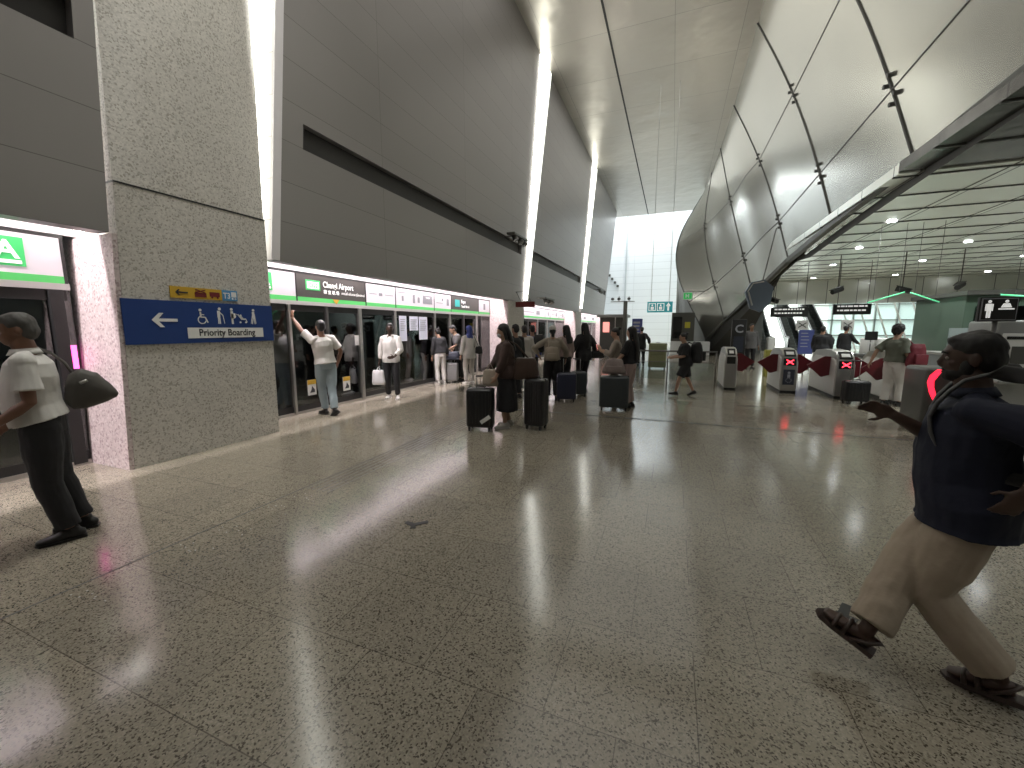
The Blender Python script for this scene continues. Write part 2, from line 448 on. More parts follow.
def header(t, y0, y1, kind):
    m = {'w': 'hdrwhite', 'd': 'hdrdark'}[kind]
    o = MB().box(XP - .08, XP, y0 + .015, y1 - .015, 2.2, 2.62).build('header_panel', m, t)
    MB().box(XP - .08, XP + .002, y0 + .015, y1 - .015, 2.12, 2.2).build('green_band', 'hdrgreen', o)
    MB().box(XP - .09, XP + .004, y1 - .018, y1 + .012, 2.05, 2.62).build('divider', 'blackframe', o)
    return o
def sticker(t, y, z, w=.2, h=.3):
    o = flat('warning_sticker', rect(y - w / 2, y + w / 2, z, z + h), XP - .015, 'signwhite', t, .005)
    flat('yellow_head', rect(y - w / 2, y + w / 2, z + h * .7, z + h), XP - .009, 'yellow', o, .003)
    flat('pictogram', [(y - w * .3, z + .05), (y + w * .3, z + .05), (y + w * .3, z + .1), (y, z + h * .6), (y - w * .1, z + .1)], XP - .009, 'txtdark', o, .003)
    return o
def exit_a(o, y, z):
    """green square with letter A"""
    q = flat('exit_icon', rect(y, y + .26, z, z + .3), XP + .002, 'hdrgreen2', o, .004)
    text('A', .25, (XP + .008, y + .13, z + .085), ONX, 'txtwhite', o, 'letter', 'CENTER', bold=.006)
    flat('icon_bar', rect(y + .03, y + .23, z + .025, z + .06), XP + .007, 'txtwhite', o, .003)

# near bay, left of the column
t1 = screen(-9, 2.58, [(2.45, .12, 'blackframe'), (1.1, .06, 'steeldark'), (-.4, .06, 'steeldark'), (-2, .06, 'steeldark'), (-4, .06, 'steeldark')][::-1], [],
            'dark glass platform doors left of the stone column, behind the man in a white polo')
h = header(t1, 1.0, 2.56, 'w'); exit_a(h, 2.0, 2.27)
header(t1, -1.2, 1.0, 'w'); header(t1, -4, -1.2, 'd'); header(t1, -9, -4, 'w')
flat('pink_lamp', rect(2.50, 2.55, 1.15, 1.42), XP + .02, 'pinkled', t1, .01)
rebase(t1, (XP, 0, 0))
# bay behind the waiting men
t2 = screen(4.47, 14.23, [(5.45, .05, 'steel'), (6.32, .05, 'steeldark'), (7.25, .09, 'steel'), (8.5, .06, 'steel'), (10.33, .06, 'steel'),
                          (11.2, .05, 'steel'), (12.1, .05, 'steeldark'), (13.05, .09, 'steel'), (13.4, .05, 'steeldark')], [],
            'long run of dark glass platform doors behind the waiting passengers')
h = header(t2, 4.47, 5.65, 'w'); exit_a(h, 4.90, 2.27)
h = header(t2, 5.65, 7.48, 'd')
q = MB().box(XP, XP + .006, 5.86, 6.2, 2.34, 2.53, .003).build('station_code_badge', 'hdrgreen2', h)
flat('badge_inner', rect(5.89, 6.17, 2.37, 2.50), XP + .006, 'txtwhite', h, .002)
text('CG2', .11, (XP + .009, 6.03, 2.395), ONX, 'hdrgreen2', h, 'station_code', 'CENTER', bold=.002)
text('Changi Airport', .165, (XP + .004, 6.27, 2.42), ONX, 'txtwhite', h, 'station_name', bold=.003, xs=.82)
text('樟 宜 机 场', .085, (XP + .004, 6.28, 2.30), ONX, 'txtwhite', h, 'station_name_chinese', bold=.002)
text('சாங்கி விமான நிலையம்', .07, (XP + .004, 6.75, 2.31), ONX, 'txtwhite', h, 'station_name_tamil', xs=.75)
flat('door_marker', [(6.5, 2.2), (6.68, 2.2), (6.59, 2.09)], XP + .006, 'yellow', h, .004)
h = header(t2, 7.48, 8.55, 'w')
MB().box(XP, XP + .003, 7.6, 7.85, 2.40, 2.415).box(XP, XP + .003, 8.15, 8.45, 2.40, 2.415).box(XP, XP + .003, 7.93, 8.05, 2.37, 2.44).build('printed_line', 'txtgrey', h)
h = header(t2, 8.55, 10.33, 'w')
p = MB().box(XP, XP + .003, 8.65, 9.0, 2.51, 2.53).box(XP, XP + .003, 8.8, 8.88, 2.31, 2.44).box(XP, XP + .003, 9.28, 9.38, 2.28, 2.5).box(XP, XP + .003, 9.5, 9.6, 2.3, 2.45)
p.box(XP, XP + .004, 9.75, 10.22, 2.29, 2.52); p.build('printed_map', 'txtgrey', h)
text('TRAIN', .07, (XP + .006, 9.985, 2.43), ONX, 'txtwhite', h, 'map_lettering', 'CENTER')
h = header(t2, 10.33, 11.3, 'w')
p = MB().box(XP, XP + .003, 10.45, 10.8, 2.35, 2.365).box(XP, XP + .003, 10.75, 10.83, 2.42, 2.5).box(XP, XP + .003, 11.03, 11.17, 2.3, 2.5).build('printed_map', 'txtgrey', h)
h = header(t2, 11.3, 13.25, 'd')
flat('line_badge', rect(11.55, 11.85, 2.3, 2.52), XP + .002, 'teal', h, .004)
text('Expo', .15, (XP + .004, 11.95, 2.43), ONX, 'txtwhite', h, 'destination', bold=.003)
text('Tanah Merah', .11, (XP + .004, 11.95, 2.29), ONX, 'txtwhite', h, 'destination', bold=.002)
h = header(t2, 13.25, 14.2, 'w')
MB().box(XP, XP + .003, 13.65, 13.8, 2.28, 2.5).build('printed_line', 'txtgrey', h)
sticker(t2, 6.77, .28); sticker(t2, 5.86, .32); 
o = flat('notice', rect(7.08, 7.2, 1.24, 1.46), XP - .012, 'signwhite', t2, .005)
for y0, y1, z0, z1 in ((8.68, 8.98, 1.28, 1.93), (9.12, 9.5, 1.55, 1.93), (9.55, 9.95, 1.3, 1.93)):
    o = flat('poster', rect(y0, y1, z0, z1), XP - .015, 'paper', t2, .005)
    q = MB()
    for k in range(6): q.box(XP - .010, XP - .007, y0 + .04, y1 - .05 - .03 * (k % 3), z1 - .1 - k * .055, z1 - .085 - k * .055)
    q.build('printed_lines', 'txtgrey', o)
rebase(t2, (XP, 9.3, 0))
t3 = screen(16.0, 25.68, [(17.2, .07, 'steel'), (18.6, .06, 'steeldark'), (20.1, .08, 'steel'), (21.8, .06, 'steel'), (23.4, .07, 'steel')], [],
            'second run of platform doors past the pinkish pillar')
for a, c, k in ((16.0, 17.6, 'w'), (17.6, 21.4, 'w'), (21.4, 22.4, 'w'), (22.4, 24.3, 'w'), (24.3, 25.66, 'w')):
    h = header(t3, a, c, k)
    MB().box(XP, XP + .004, a + (c - a) * .6, a + (c - a) * .75, 2.3, 2.5).box(XP, XP + .003, a + .3, a + (c - a) * .5, 2.38, 2.41).build('printed_line', 'txtgrey', h)
rebase(t3, (XP, 20.8, 0))
t4 = screen(27.4, 37.18, [(29.2, .08, 'steel'), (31.0, .08, 'steel'), (33.2, .08, 'steel'), (35.2, .08, 'steel')], [],
            'most distant run of platform doors near the atrium')
for a, c in ((27.4, 30), (30, 33.4), (33.4, 37.1)):
    h = header(t4, a, c, 'w')
    MB().box(XP, XP + .004, a + (c - a) * .5, a + (c - a) * .75, 2.3, 2.5).build('printed_line', 'txtgrey', h)
rebase(t4, (XP, 32, 0))
# train standing behind the glass: dark side with windows
tr = thing('train_carriage', 'dark train side faintly seen behind the glass platform doors', 'train')
MB().box(-8.6, -7.35, -12, 37, -.9, 2.6, .1).build('carriage_body', 'train', tr)
M['trainwin'] = mat('train_window', (.12, .125, .12), .15, emit=(.5, .55, .45), es=.03)
for k in range(14): MB().box(-7.36, -7.34, -1.6 + k * 2.4, -.2 + k * 2.4, .9, 1.7).build('window', 'trainwin', tr)
rebase(tr, (-8, 12, 0))

# ------------------------------------------------------------------ signs on the column
XF = XW + .033
s = thing('priority_boarding_sign', 'long blue sign with white arrow reading Priority Boarding on the stone column', 'sign')
MB().box(XF, XF + .012, 2.66, 4.49, 1.43, 1.95).build('sign_board', 'blue', s)
def arrow_left(y0, z, L, h, th):
    d = h / 2
    return ([(y0, z), (y0 + d * .95, z + d), (y0 + d * 1.5, z + d), (y0 + d * .85, z + th / 2), (y0 + L, z + th / 2),
             (y0 + L, z - th / 2), (y0 + d * .85, z - th / 2), (y0 + d * 1.5, z - d), (y0 + d * .95, z - d)])
flat('arrow', arrow_left(2.93, 1.715, .27, .17, .035), XF + .012, 'signwhite', s)
flat('caption_board', rect(3.30, 4.32, 1.49, 1.625), XF + .012, 'signwhite', s)
text('Priority Boarding', .125, (XF + .017, 3.81, 1.52), ONX, 'txtdark', s, 'caption', 'CENTER', bold=.002, xs=.88)
XS = XF + .012
def disc(b, y, z, r, n=14, x=XS, th=.004):
    b.prism([(x, y + r * math.cos(2 * math.pi * k / n), z + r * math.sin(2 * math.pi * k / n)) for k in range(n)], (th, 0, 0))
def bar(b, y0, z0, y1, z1, w, x=XS, th=.004):
    d = V((y1 - y0, z1 - z0)).normalized(); n_ = V((-d.y, d.x)) * w / 2
    b.prism([(x, y0 + n_.x, z0 + n_.y), (x, y1 + n_.x, z1 + n_.y), (x, y1 - n_.x, z1 - n_.y), (x, y0 - n_.x, z0 - n_.y)], (th, 0, 0))
# wheelchair user
b = MB(); disc(b, 3.47, 1.85, .018); bar(b, 3.47, 1.825, 3.475, 1.755, .02); bar(b, 3.475, 1.76, 3.525, 1.76, .015); bar(b, 3.525, 1.76, 3.555, 1.69, .015)
bar(b, 3.475, 1.795, 3.515, 1.79, .011)
for k in range(12):
    a0 = R(95 + k * 21); a1 = R(95 + (k + 1) * 21)
    bar(b, 3.485 + .048 * math.cos(a0), 1.725 + .048 * math.sin(a0), 3.485 + .048 * math.cos(a1), 1.725 + .048 * math.sin(a1), .012)
b.build('wheelchair_icon', 'signwhite', s)
b = MB(); disc(b, 3.715, 1.875, .019); bar(b, 3.70, 1.85, 3.70, 1.76, .036); bar(b, 3.695, 1.77, 3.692, 1.675, .014); bar(b, 3.71, 1.77, 3.713, 1.675, .014)
bar(b, 3.715, 1.83, 3.755, 1.79, .011); bar(b, 3.755, 1.79, 3.77, 1.68, .007); b.build('elderly_icon', 'signwhite', s)
b = MB(); disc(b, 3.875, 1.875, .019); bar(b, 3.875, 1.85, 3.885, 1.75, .036); disc(b, 3.895, 1.785, .036); bar(b, 3.878, 1.76, 3.88, 1.675, .026); bar(b, 3.91, 1.82, 3.97, 1.80, .008)
b.build('pregnant_icon', 'signwhite', s)
b = MB(); bar(b, 3.96, 1.81, 4.01, 1.74, .014); bar(b, 4.0, 1.745, 4.07, 1.745, .02); bar(b, 4.07, 1.75, 4.09, 1.70, .008); disc(b, 3.99, 1.70, .013); disc(b, 4.07, 1.70, .013); disc(b, 4.0, 1.795, .014)
bar(b, 4.0, 1.785, 4.03, 1.75, .016); b.build('pushchair_icon', 'signwhite', s)
b = MB(); disc(b, 4.19, 1.875, .019); bar(b, 4.185, 1.85, 4.19, 1.75, .036); bar(b, 4.18, 1.76, 4.165, 1.675, .013); bar(b, 4.195, 1.76, 4.205, 1.675, .013); bar(b, 4.205, 1.82, 4.22, 1.68, .007); bar(b, 4.17, 1.80, 4.145, 1.68, .007)
b.build('crutches_icon', 'signwhite', s)
rebase(s, (XF, 3.57, 1.43))
s = thing('yellow_direction_sign', 'small yellow arrow sign with blue end above the long blue sign', 'sign')
MB().box(XF, XF + .01, 3.155, 3.77, 1.99, 2.13).build('sign_board', 'yellow', s)
MB().box(XF, XF + .01, 3.775, 3.98, 1.99, 2.13).build('blue_end', 'lblue', s)
XS = XF + .010
flat('arrow', arrow_left(3.21, 2.06, .14, .07, .018), XS, 'txtdark', s)
b = MB(); b.box(XS, XS + .003, 3.43, 3.57, 2.015, 2.07); bar(b, 3.44, 2.11, 3.56, 2.07, .012); bar(b, 3.44, 2.07, 3.56, 2.11, .012); b.build('train_icon', 'redsign', s)
b = MB(); b.box(XS, XS + .003, 3.61, 3.74, 2.03, 2.09, .001); disc(b, 3.64, 2.02, .013, x=XS); disc(b, 3.71, 2.02, .013, x=XS); b.build('vehicle_icon', 'redsign', s)
text('T3', .11, (XS + .002, 3.785, 2.02), ONX, 'signwhite', s, 'terminal_number', bold=.002, xs=.8)
b = MB(); b.box(XS, XS + .003, 3.895, 3.965, 2.04, 2.11, .001); disc(b, 3.91, 2.02, .012, x=XS); disc(b, 3.95, 2.02, .012, x=XS); b.build('tram_icon', 'signwhite', s)
rebase(s, (XF, 3.57, 1.99))

# ------------------------------------------------------------------ inclined steel cladding
# rows: top (x,y,z), bottom (x,y,z), bulge
RW = [((2.4, -12, 13), (4.2, -13, 5.1), 0), ((2.4, -4.5, 13), (4.2, -6, 5.1), 0), ((2.4, .2, 13), (4.2, -2.2, 5.1), 0), ((2.4, 4.9, 13), (4.2, 2, 5.1), 0), ((2.4, 9.5, 13), (4.2, 6.3, 5.1), 0),
      ((2.4, 14.2, 13), (4.2, 10.7, 4.9), 0), ((2.4, 19.2, 13), (4.2, 15.0, 4.68), 0), ((2.35, 25.3, 13), (4.15, 19.6, 4.35), 0),
      ((2.25, 30.7, 13), (3.55, 23.2, 3.3), -.15), ((2.1, 35, 13), (2.7, 26, 2.0), -.8), ((1.95, 38.5, 13), (1.9, 27.5, .9), -2.05)]
NT = 12
def crow(r, nt=NT, push=0.):
    a, c, bl = r; out = []
    for i in range(nt + 1):
        t = i / nt; p = V(a).lerp(V(c), t); p.x += bl * math.sin(math.pi * t) ** 1.2 + .25 * math.sin(math.pi * t) * (1 if bl == 0 else .3)
        p.x += push; out.append(p)
    return out
def lerp_row(k, u):
    a, b_ = RW[k], RW[k + 1]
    return (tuple(V(a[0]).lerp(V(b_[0]), u)), tuple(V(a[1]).lerp(V(b_[1]), u)), a[2] + (b_[2] - a[2]) * u)
rows = []
for k in range(len(RW) - 1):
    for j in range(3): rows.append(crow(lerp_row(k, j / 3)))
rows.append(crow(RW[-1]))
b = MB(); b.grid(rows)
back = [[p + V((.35, 0, 0)) for p in r] for r in rows]; b.grid(back)
for A, B in ((rows[0], back[0]), (rows[-1], back[-1])):
    b.grid([A, B])
b.grid([[r[-1] for r in rows], [r[-1] for r in back]]); b.grid([[r[0] for r in rows], [r[0] for r in back]])
bmesh.ops.remove_doubles(b.bm, verts=b.bm.verts, dist=1e-4)
cl = b.build('wall_right_cladding', 'clad', auto=40); struct(cl)
b = MB()
for k in range(1, len(RW)):       # joints running down the slope
    pr_ = crow(RW[k], 24, -.012); b.tube(pr_, .028, 6)
struct(b.build('trim_cladding_joints', 'cladseam'))
b = MB()
for t in (.42, .80):              # joints running along the hall
    pts = []
    for r in rows:
        i = t * NT; i0 = int(i); pts.append(r[i0].lerp(r[min(NT, i0 + 1)], i - i0) + V((-.008, 0, 0)))
    b.tube(pts, .014, 6)
struct(b.build('trim_cladding_long_joints', 'steeldark'))
b = MB()
for k in range(1, len(RW) - 1):   # clamps where joints cross
    pts = crow(RW[k], NT)
    for t in (.42, .80):
        i = t * NT; i0 = int(i); c = pts[i0].lerp(pts[i0 + 1], i - i0)
        d = (pts[i0 + 1] - pts[i0]).normalized()
        for a_, s_ in ((.32, .12), (.17, -.12), (-.17, .12), (-.32, -.12)):
            q = c + d * a_ + V((-.03, s_, 0)); b.tube([q + V((.04, 0, 0)), q + V((-.05, 0, -.01))], .05, 8, ref=(0, 0, 1))
struct(b.build('trim_cladding_clamps', 'cladseam'))
# bottom edge channel and the dark underside
edge = [r[-1] for r in rows]
b = MB()
for k in range(len(edge) - 1):
    p, q = edge[k], edge[k + 1]
    b.hexa([p + V((-.06, 0, -.12)), p + V((.10, 0, -.12)), q + V((.10, 0, -.12)), q + V((-.06, 0, -.12)),
            p + V((-.06, 0, .05)), p + V((.10, 0, .05)), q + V((.10, 0, .05)), q + V((-.06, 0, .05))])
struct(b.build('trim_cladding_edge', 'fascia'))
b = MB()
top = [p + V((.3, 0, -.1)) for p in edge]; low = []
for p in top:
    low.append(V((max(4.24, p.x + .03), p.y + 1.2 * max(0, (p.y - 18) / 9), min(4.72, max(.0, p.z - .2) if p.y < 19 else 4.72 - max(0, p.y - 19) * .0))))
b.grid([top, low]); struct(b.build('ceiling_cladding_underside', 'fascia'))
# support that carries the low end
b = MB()
b.hexa([(2.0, 27.8, 0), (3.6, 26.4, 0), (5.2, 29.5, 0), (3.0, 31, 0), (2.0, 27.8, 1.05), (4.35, 21.5, 3.95), (5.2, 29.5, 4.7), (3.0, 31, 4.7)])
struct(b.build('wall_support', 'fascia'))
b = MB()
e = crow(RW[-1], 12)
b.prism([e[5], e[7], e[9], e[12], V((.9, 33.5, .0)), V((.2, 34.5, .0)), V((.1, 34.8, 5.5))], (.25, .5, 0))
struct(b.build('wall_cladding_end', mat('end_grey', (.22, .23, .22), .5, .3)))
tag(MB().box(1.28, 2.1, 26.9, 27.5, 0, .8, .02).build('low_plinth', 'white'), 'white low plinth under the tip of the steel cladding', 'plinth')
s = thing('small_exit_sign', 'small green and white emergency exit sign on the far steel cladding', 'sign')
MB().box(.45, 1.0, 26.9, 26.98, 3.3, 3.75).build('sign_board', 'signwhite', s)
MB().box(.5, .95, 26.88, 26.9, 3.35, 3.7).build('green_face', 'hdrgreen2', s)
MB().box(.60, .66, 26.87, 26.88, 3.42, 3.64).box(.74, .80, 26.87, 26.88, 3.42, 3.64).box(.66, .74, 26.87, 26.88, 3.5, 3.56).build('running_figure', 'signwhite', s)
MB().box(.7, 1.6, 26.92, 26.96, 3.74, 3.79).build('bracket', 'steel', s)
rebase(s, (.72, 26.9, 3.3))

# ------------------------------------------------------------------ lamps
def area(name, loc, rot, sx, sy, e, col=(1, 1, 1), spread=None):
    l = bpy.data.lights.new(name, 'AREA'); l.shape = 'RECTANGLE'; l.size = sx; l.size_y = sy; l.energy = e; l.color = col
    if spread: l.spread = spread
    o = bpy.data.objects.new(name, l); COL.objects.link(o); o.location = loc; o.rotation_euler = rot
    return o
PINK = (1.0, .90, .93)
for y0, y1 in ((-9, 2.5), (4.5, 14.2), (16.1, 25.6), (27.5, 37)):
    area('platform_lamp', (-6.2, (y0 + y1) / 2, 3.75), (0, 0, 0), .12, y1 - y0, 62 * (y1 - y0), PINK)
area('atrium_daylight', (-4, 47.3, 20), (0, 0, 0), 14, 4.5, 3300, (.93, .98, 1))
area('atrium_skylight', (-3, 49.3, 15), (R(-48), R(-10), 0), 10, 6, 1500, (.93, .98, 1))
area('stair_daylight', (11, 40, 9.5), (0, 0, 0), 16, 10, 3600, (.93, 1, .97))
area('hall_fill', (-1.6, 2, 12.9), (0, 0, 0), 7, 26, 380, (1, .98, .92))  # added ambient fill under the ceiling, not a fitting of the hall
area('hall_fill_far', (-1.6, 27, 12.9), (0, 0, 0), 7, 20, 260, (1, 1, .95))  # second added fill, brightens the far half of the hall
area('column_lamp', (-4.3, 3.7, 12.85), (0, R(9), 0), .8, 1.4, 75, (1, .99, .93), spread=R(50))
area('wall_floodlights', (-5.25, 17, 5.1), (0, R(-127), 0), .3, 40, 900, (1, .98, .92), spread=R(115))
k = 0
for y, xs in ((12.6, (7.2, 10.4)), (15.6, (5.8, 8.8, 12)), (20.2, (6.6, 9.77, 13)), (25.0, (7.2, 10.6, 14)), (31, (8, 12, 16)), (6, (8, 12)), (9, (6.6, 10)), (1.5, (7, 11))):
    for x in xs:
        z = 4.72 if y > 11 else 4.75
        o = MB()
        o.tube([(x, y, z - .02), (x, y, z + .01)], .11, 16)
        d = o.build('downlight', 'downlight' if y > 11 else 'downlight')
        tag(d, 'round recessed spotlight glowing in the slatted concourse ceiling', 'light', 'ceiling downlights of the concourse')
        l = bpy.data.lights.new('downlight_lamp', 'SPOT'); l.energy = 480; l.spot_size = R(130); l.spot_blend = .6; l.shadow_soft_size = .1; l.color = (.96, 1, .97)
        q = bpy.data.objects.new('downlight_lamp', l); COL.objects.link(q); q.location = (x, y, z - .06)

w = bpy.data.worlds.new('World'); sc.world = w; w.use_nodes = True
bg = w.node_tree.nodes['Background']; bg.inputs[0].default_value = (.75, .85, .95, 1); bg.inputs[1].default_value = .6

# ------------------------------------------------------------------ camera
F = 405.; pit = math.atan(56 / F); yaw = math.atan(161 * math.cos(pit) / F)
cam = bpy.data.cameras.new('camera'); co = bpy.data.objects.new('camera', cam); COL.objects.link(co)
cam.sensor_width = 36; cam.lens = 36 * F / 1024; cam.clip_start = .05; cam.clip_end = 300
co.location = (0, 0, 1.62); co.rotation_euler = (R(90) - pit, 0, yaw)
sc.camera = co
sc.view_settings.view_transform = 'Standard'; sc.view_settings.look = 'None'
sc.view_settings.gamma = 1; sc.view_settings.exposure = 0; sc.view_settings.use_curve_mapping = False
# ------------------------------------------------------------------ people
def matc(n, c, r=.75, **k):
    M[n] = mat(n, c, r, **k); return n
for n, c, r in (('skin_brown', (.19, .095, .06), .5), ('skin_dark', (.060, .032, .022), .5), ('skin_light', (.42, .26, .18), .5), ('skin_tan', (.28, .155, .10), .5),
                ('hair_black', (.010, .009, .009), .55), ('hair_grey', (.085, .08, .075), .6), ('cloth_white', (.62, .60, .57), .8), ('cloth_offwhite', (.50, .47, .43), .8),
                ('cloth_black', (.014, .014, .016), .8), ('cloth_navy', (.006, .009, .026), .75), ('cloth_khaki', (.37, .305, .23), .8), ('cloth_jeans', (.27, .33, .36), .8),
                ('cloth_grey', (.12, .115, .115), .8), ('cloth_brown', (.055, .032, .026), .8), ('cloth_beige', (.30, .26, .21), .8), ('cloth_pink', (.36, .27, .25), .8),
                ('cloth_blue', (.04, .06, .22), .7), ('cloth_green', (.12, .13, .10), .8), ('cloth_red', (.14, .012, .022), .6), ('shoe_black', (.012, .011, .011), .45),
                ('shoe_white', (.55, .53, .5), .5), ('shoe_brown', (.045, .028, .022), .5), ('bag_grey', (.085, .078, .07), .6), ('bag_brown', (.06, .035, .025), .45),
                ('bag_beige', (.33, .28, .22), .6), ('bag_black', (.012, .012, .013), .55), ('bag_navy', (.02, .024, .04), .55), ('bag_pink', (.26, .21, .20), .6),
                ('case_black', (.012, .012, .013), .35), ('case_blue', (.03, .035, .065), .35), ('case_grey', (.055, .065, .07), .35), ('case_silver', (.22, .22, .22), .35),
                ('case_green', (.20, .21, .11), .5), ('lip', (.14, .06, .05), .5), ('strap_grey', (.06, .06, .06), .7), ('mask', (.45, .46, .48), .7)):
    matc(n, c, r, bump=.15 if 'cloth' in n else 0, scale=9)

def solid(b, name, m, parent, vox, it=4, wr=0., freq=9., seed=0):
    """join everything in b into one continuous smooth skin"""
    me = b.mesh(name); o = bpy.data.objects.new(name, me); COL.objects.link(o)
    md = o.modifiers.new('r', 'REMESH'); md.mode = 'VOXEL'; md.voxel_size = vox
    if it:
        ms = o.modifiers.new('s', 'SMOOTH'); ms.factor = .5; ms.iterations = it
    dg = bpy.context.evaluated_depsgraph_get(); dg.update()
    m2 = bpy.data.meshes.new_from_object(o.evaluated_get(dg))
    bpy.data.objects.remove(o); bpy.data.meshes.remove(me)
    m2.name = name
    if wr:
        off = V((seed * 3.1, seed * 1.7, seed))
        nn = [v.normal.copy() for v in m2.vertices]
        for v, n_ in zip(m2.vertices, nn):
            q = V((v.co.x, v.co.y, v.co.z * .55))
            v.co += n_ * wr * (noise.noise(q * freq + off) + .5 * noise.noise(q * freq * 2.3 + off))
    for p in m2.polygons: p.use_smooth = True
    o = bpy.data.objects.new(name, m2); COL.objects.link(o); o.data.materials.clear(); o.data.materials.append(M[m]); o.parent = parent
    return o

def ik(a, t, l1, l2, hint):
    a = V(a); t = V(t); d = t - a; L = d.length
    if L > (l1 + l2) * .995: t = a + d.normalized() * (l1 + l2) * .995; d = t - a; L = d.length
    x = (l1 * l1 - l2 * l2 + L * L) / (2 * L); h = math.sqrt(max(0, l1 * l1 - x * x))
    u = d.normalized(); hv = V(hint); hv = hv - u * hv.dot(u)
    if hv.length < 1e-4: hv = V((0, 1, 0))
    return a + u * x + hv.normalized() * h, t

def hand(b, w, d, nrm, thumb, curl=.5, s=1., fr=.0085):
    """palm and five fingers; d = pointing direction, nrm = palm side, thumb = direction the thumb leaves in"""
    d = V(d).normalized(); nrm = V(nrm); nrm = (nrm - d * nrm.dot(d)).normalized(); sd = d.cross(nrm).normalized()
    if sd.dot(V(thumb)) < 0: sd = -sd
    w = V(w)
    rot = Matrix((sd, d, nrm)).transposed()
    b.ell(w + d * .05 * s, (.041 * s, .056 * s, .017 * s), rot)
    for i, (o_, L) in enumerate(((.031, .070), (.011, .080), (-.010, .074), (-.030, .058))):
        p = w + d * .085 * s + sd * o_ * s; pts = [p]; ang = 0
        for k, f in enumerate((.45, .32, .25)):
            ang += curl * (.55 + .12 * i) * (1.0 if k else .8)
            dr = d * math.cos(ang) + nrm * math.sin(ang)
            p = p + dr * L * f * s; pts.append(p)
        b.tube(pts, [fr * s * 1.05, fr * s, fr * s * .93, fr * s * .75], 8)
    p = w + d * .028 * s + sd * .034 * s; t1_ = (sd * .75 + d * .7 + nrm * .25).normalized(); t2_ = (sd * .25 + d * .9 + nrm * (.3 + curl * .5)).normalized()
    b.tube([p - sd * .012, p + t1_ * .034 * s, p + t1_ * .034 * s + t2_ * .032 * s], [fr * 1.35 * s, fr * 1.15 * s, fr * .85 * s], 8)

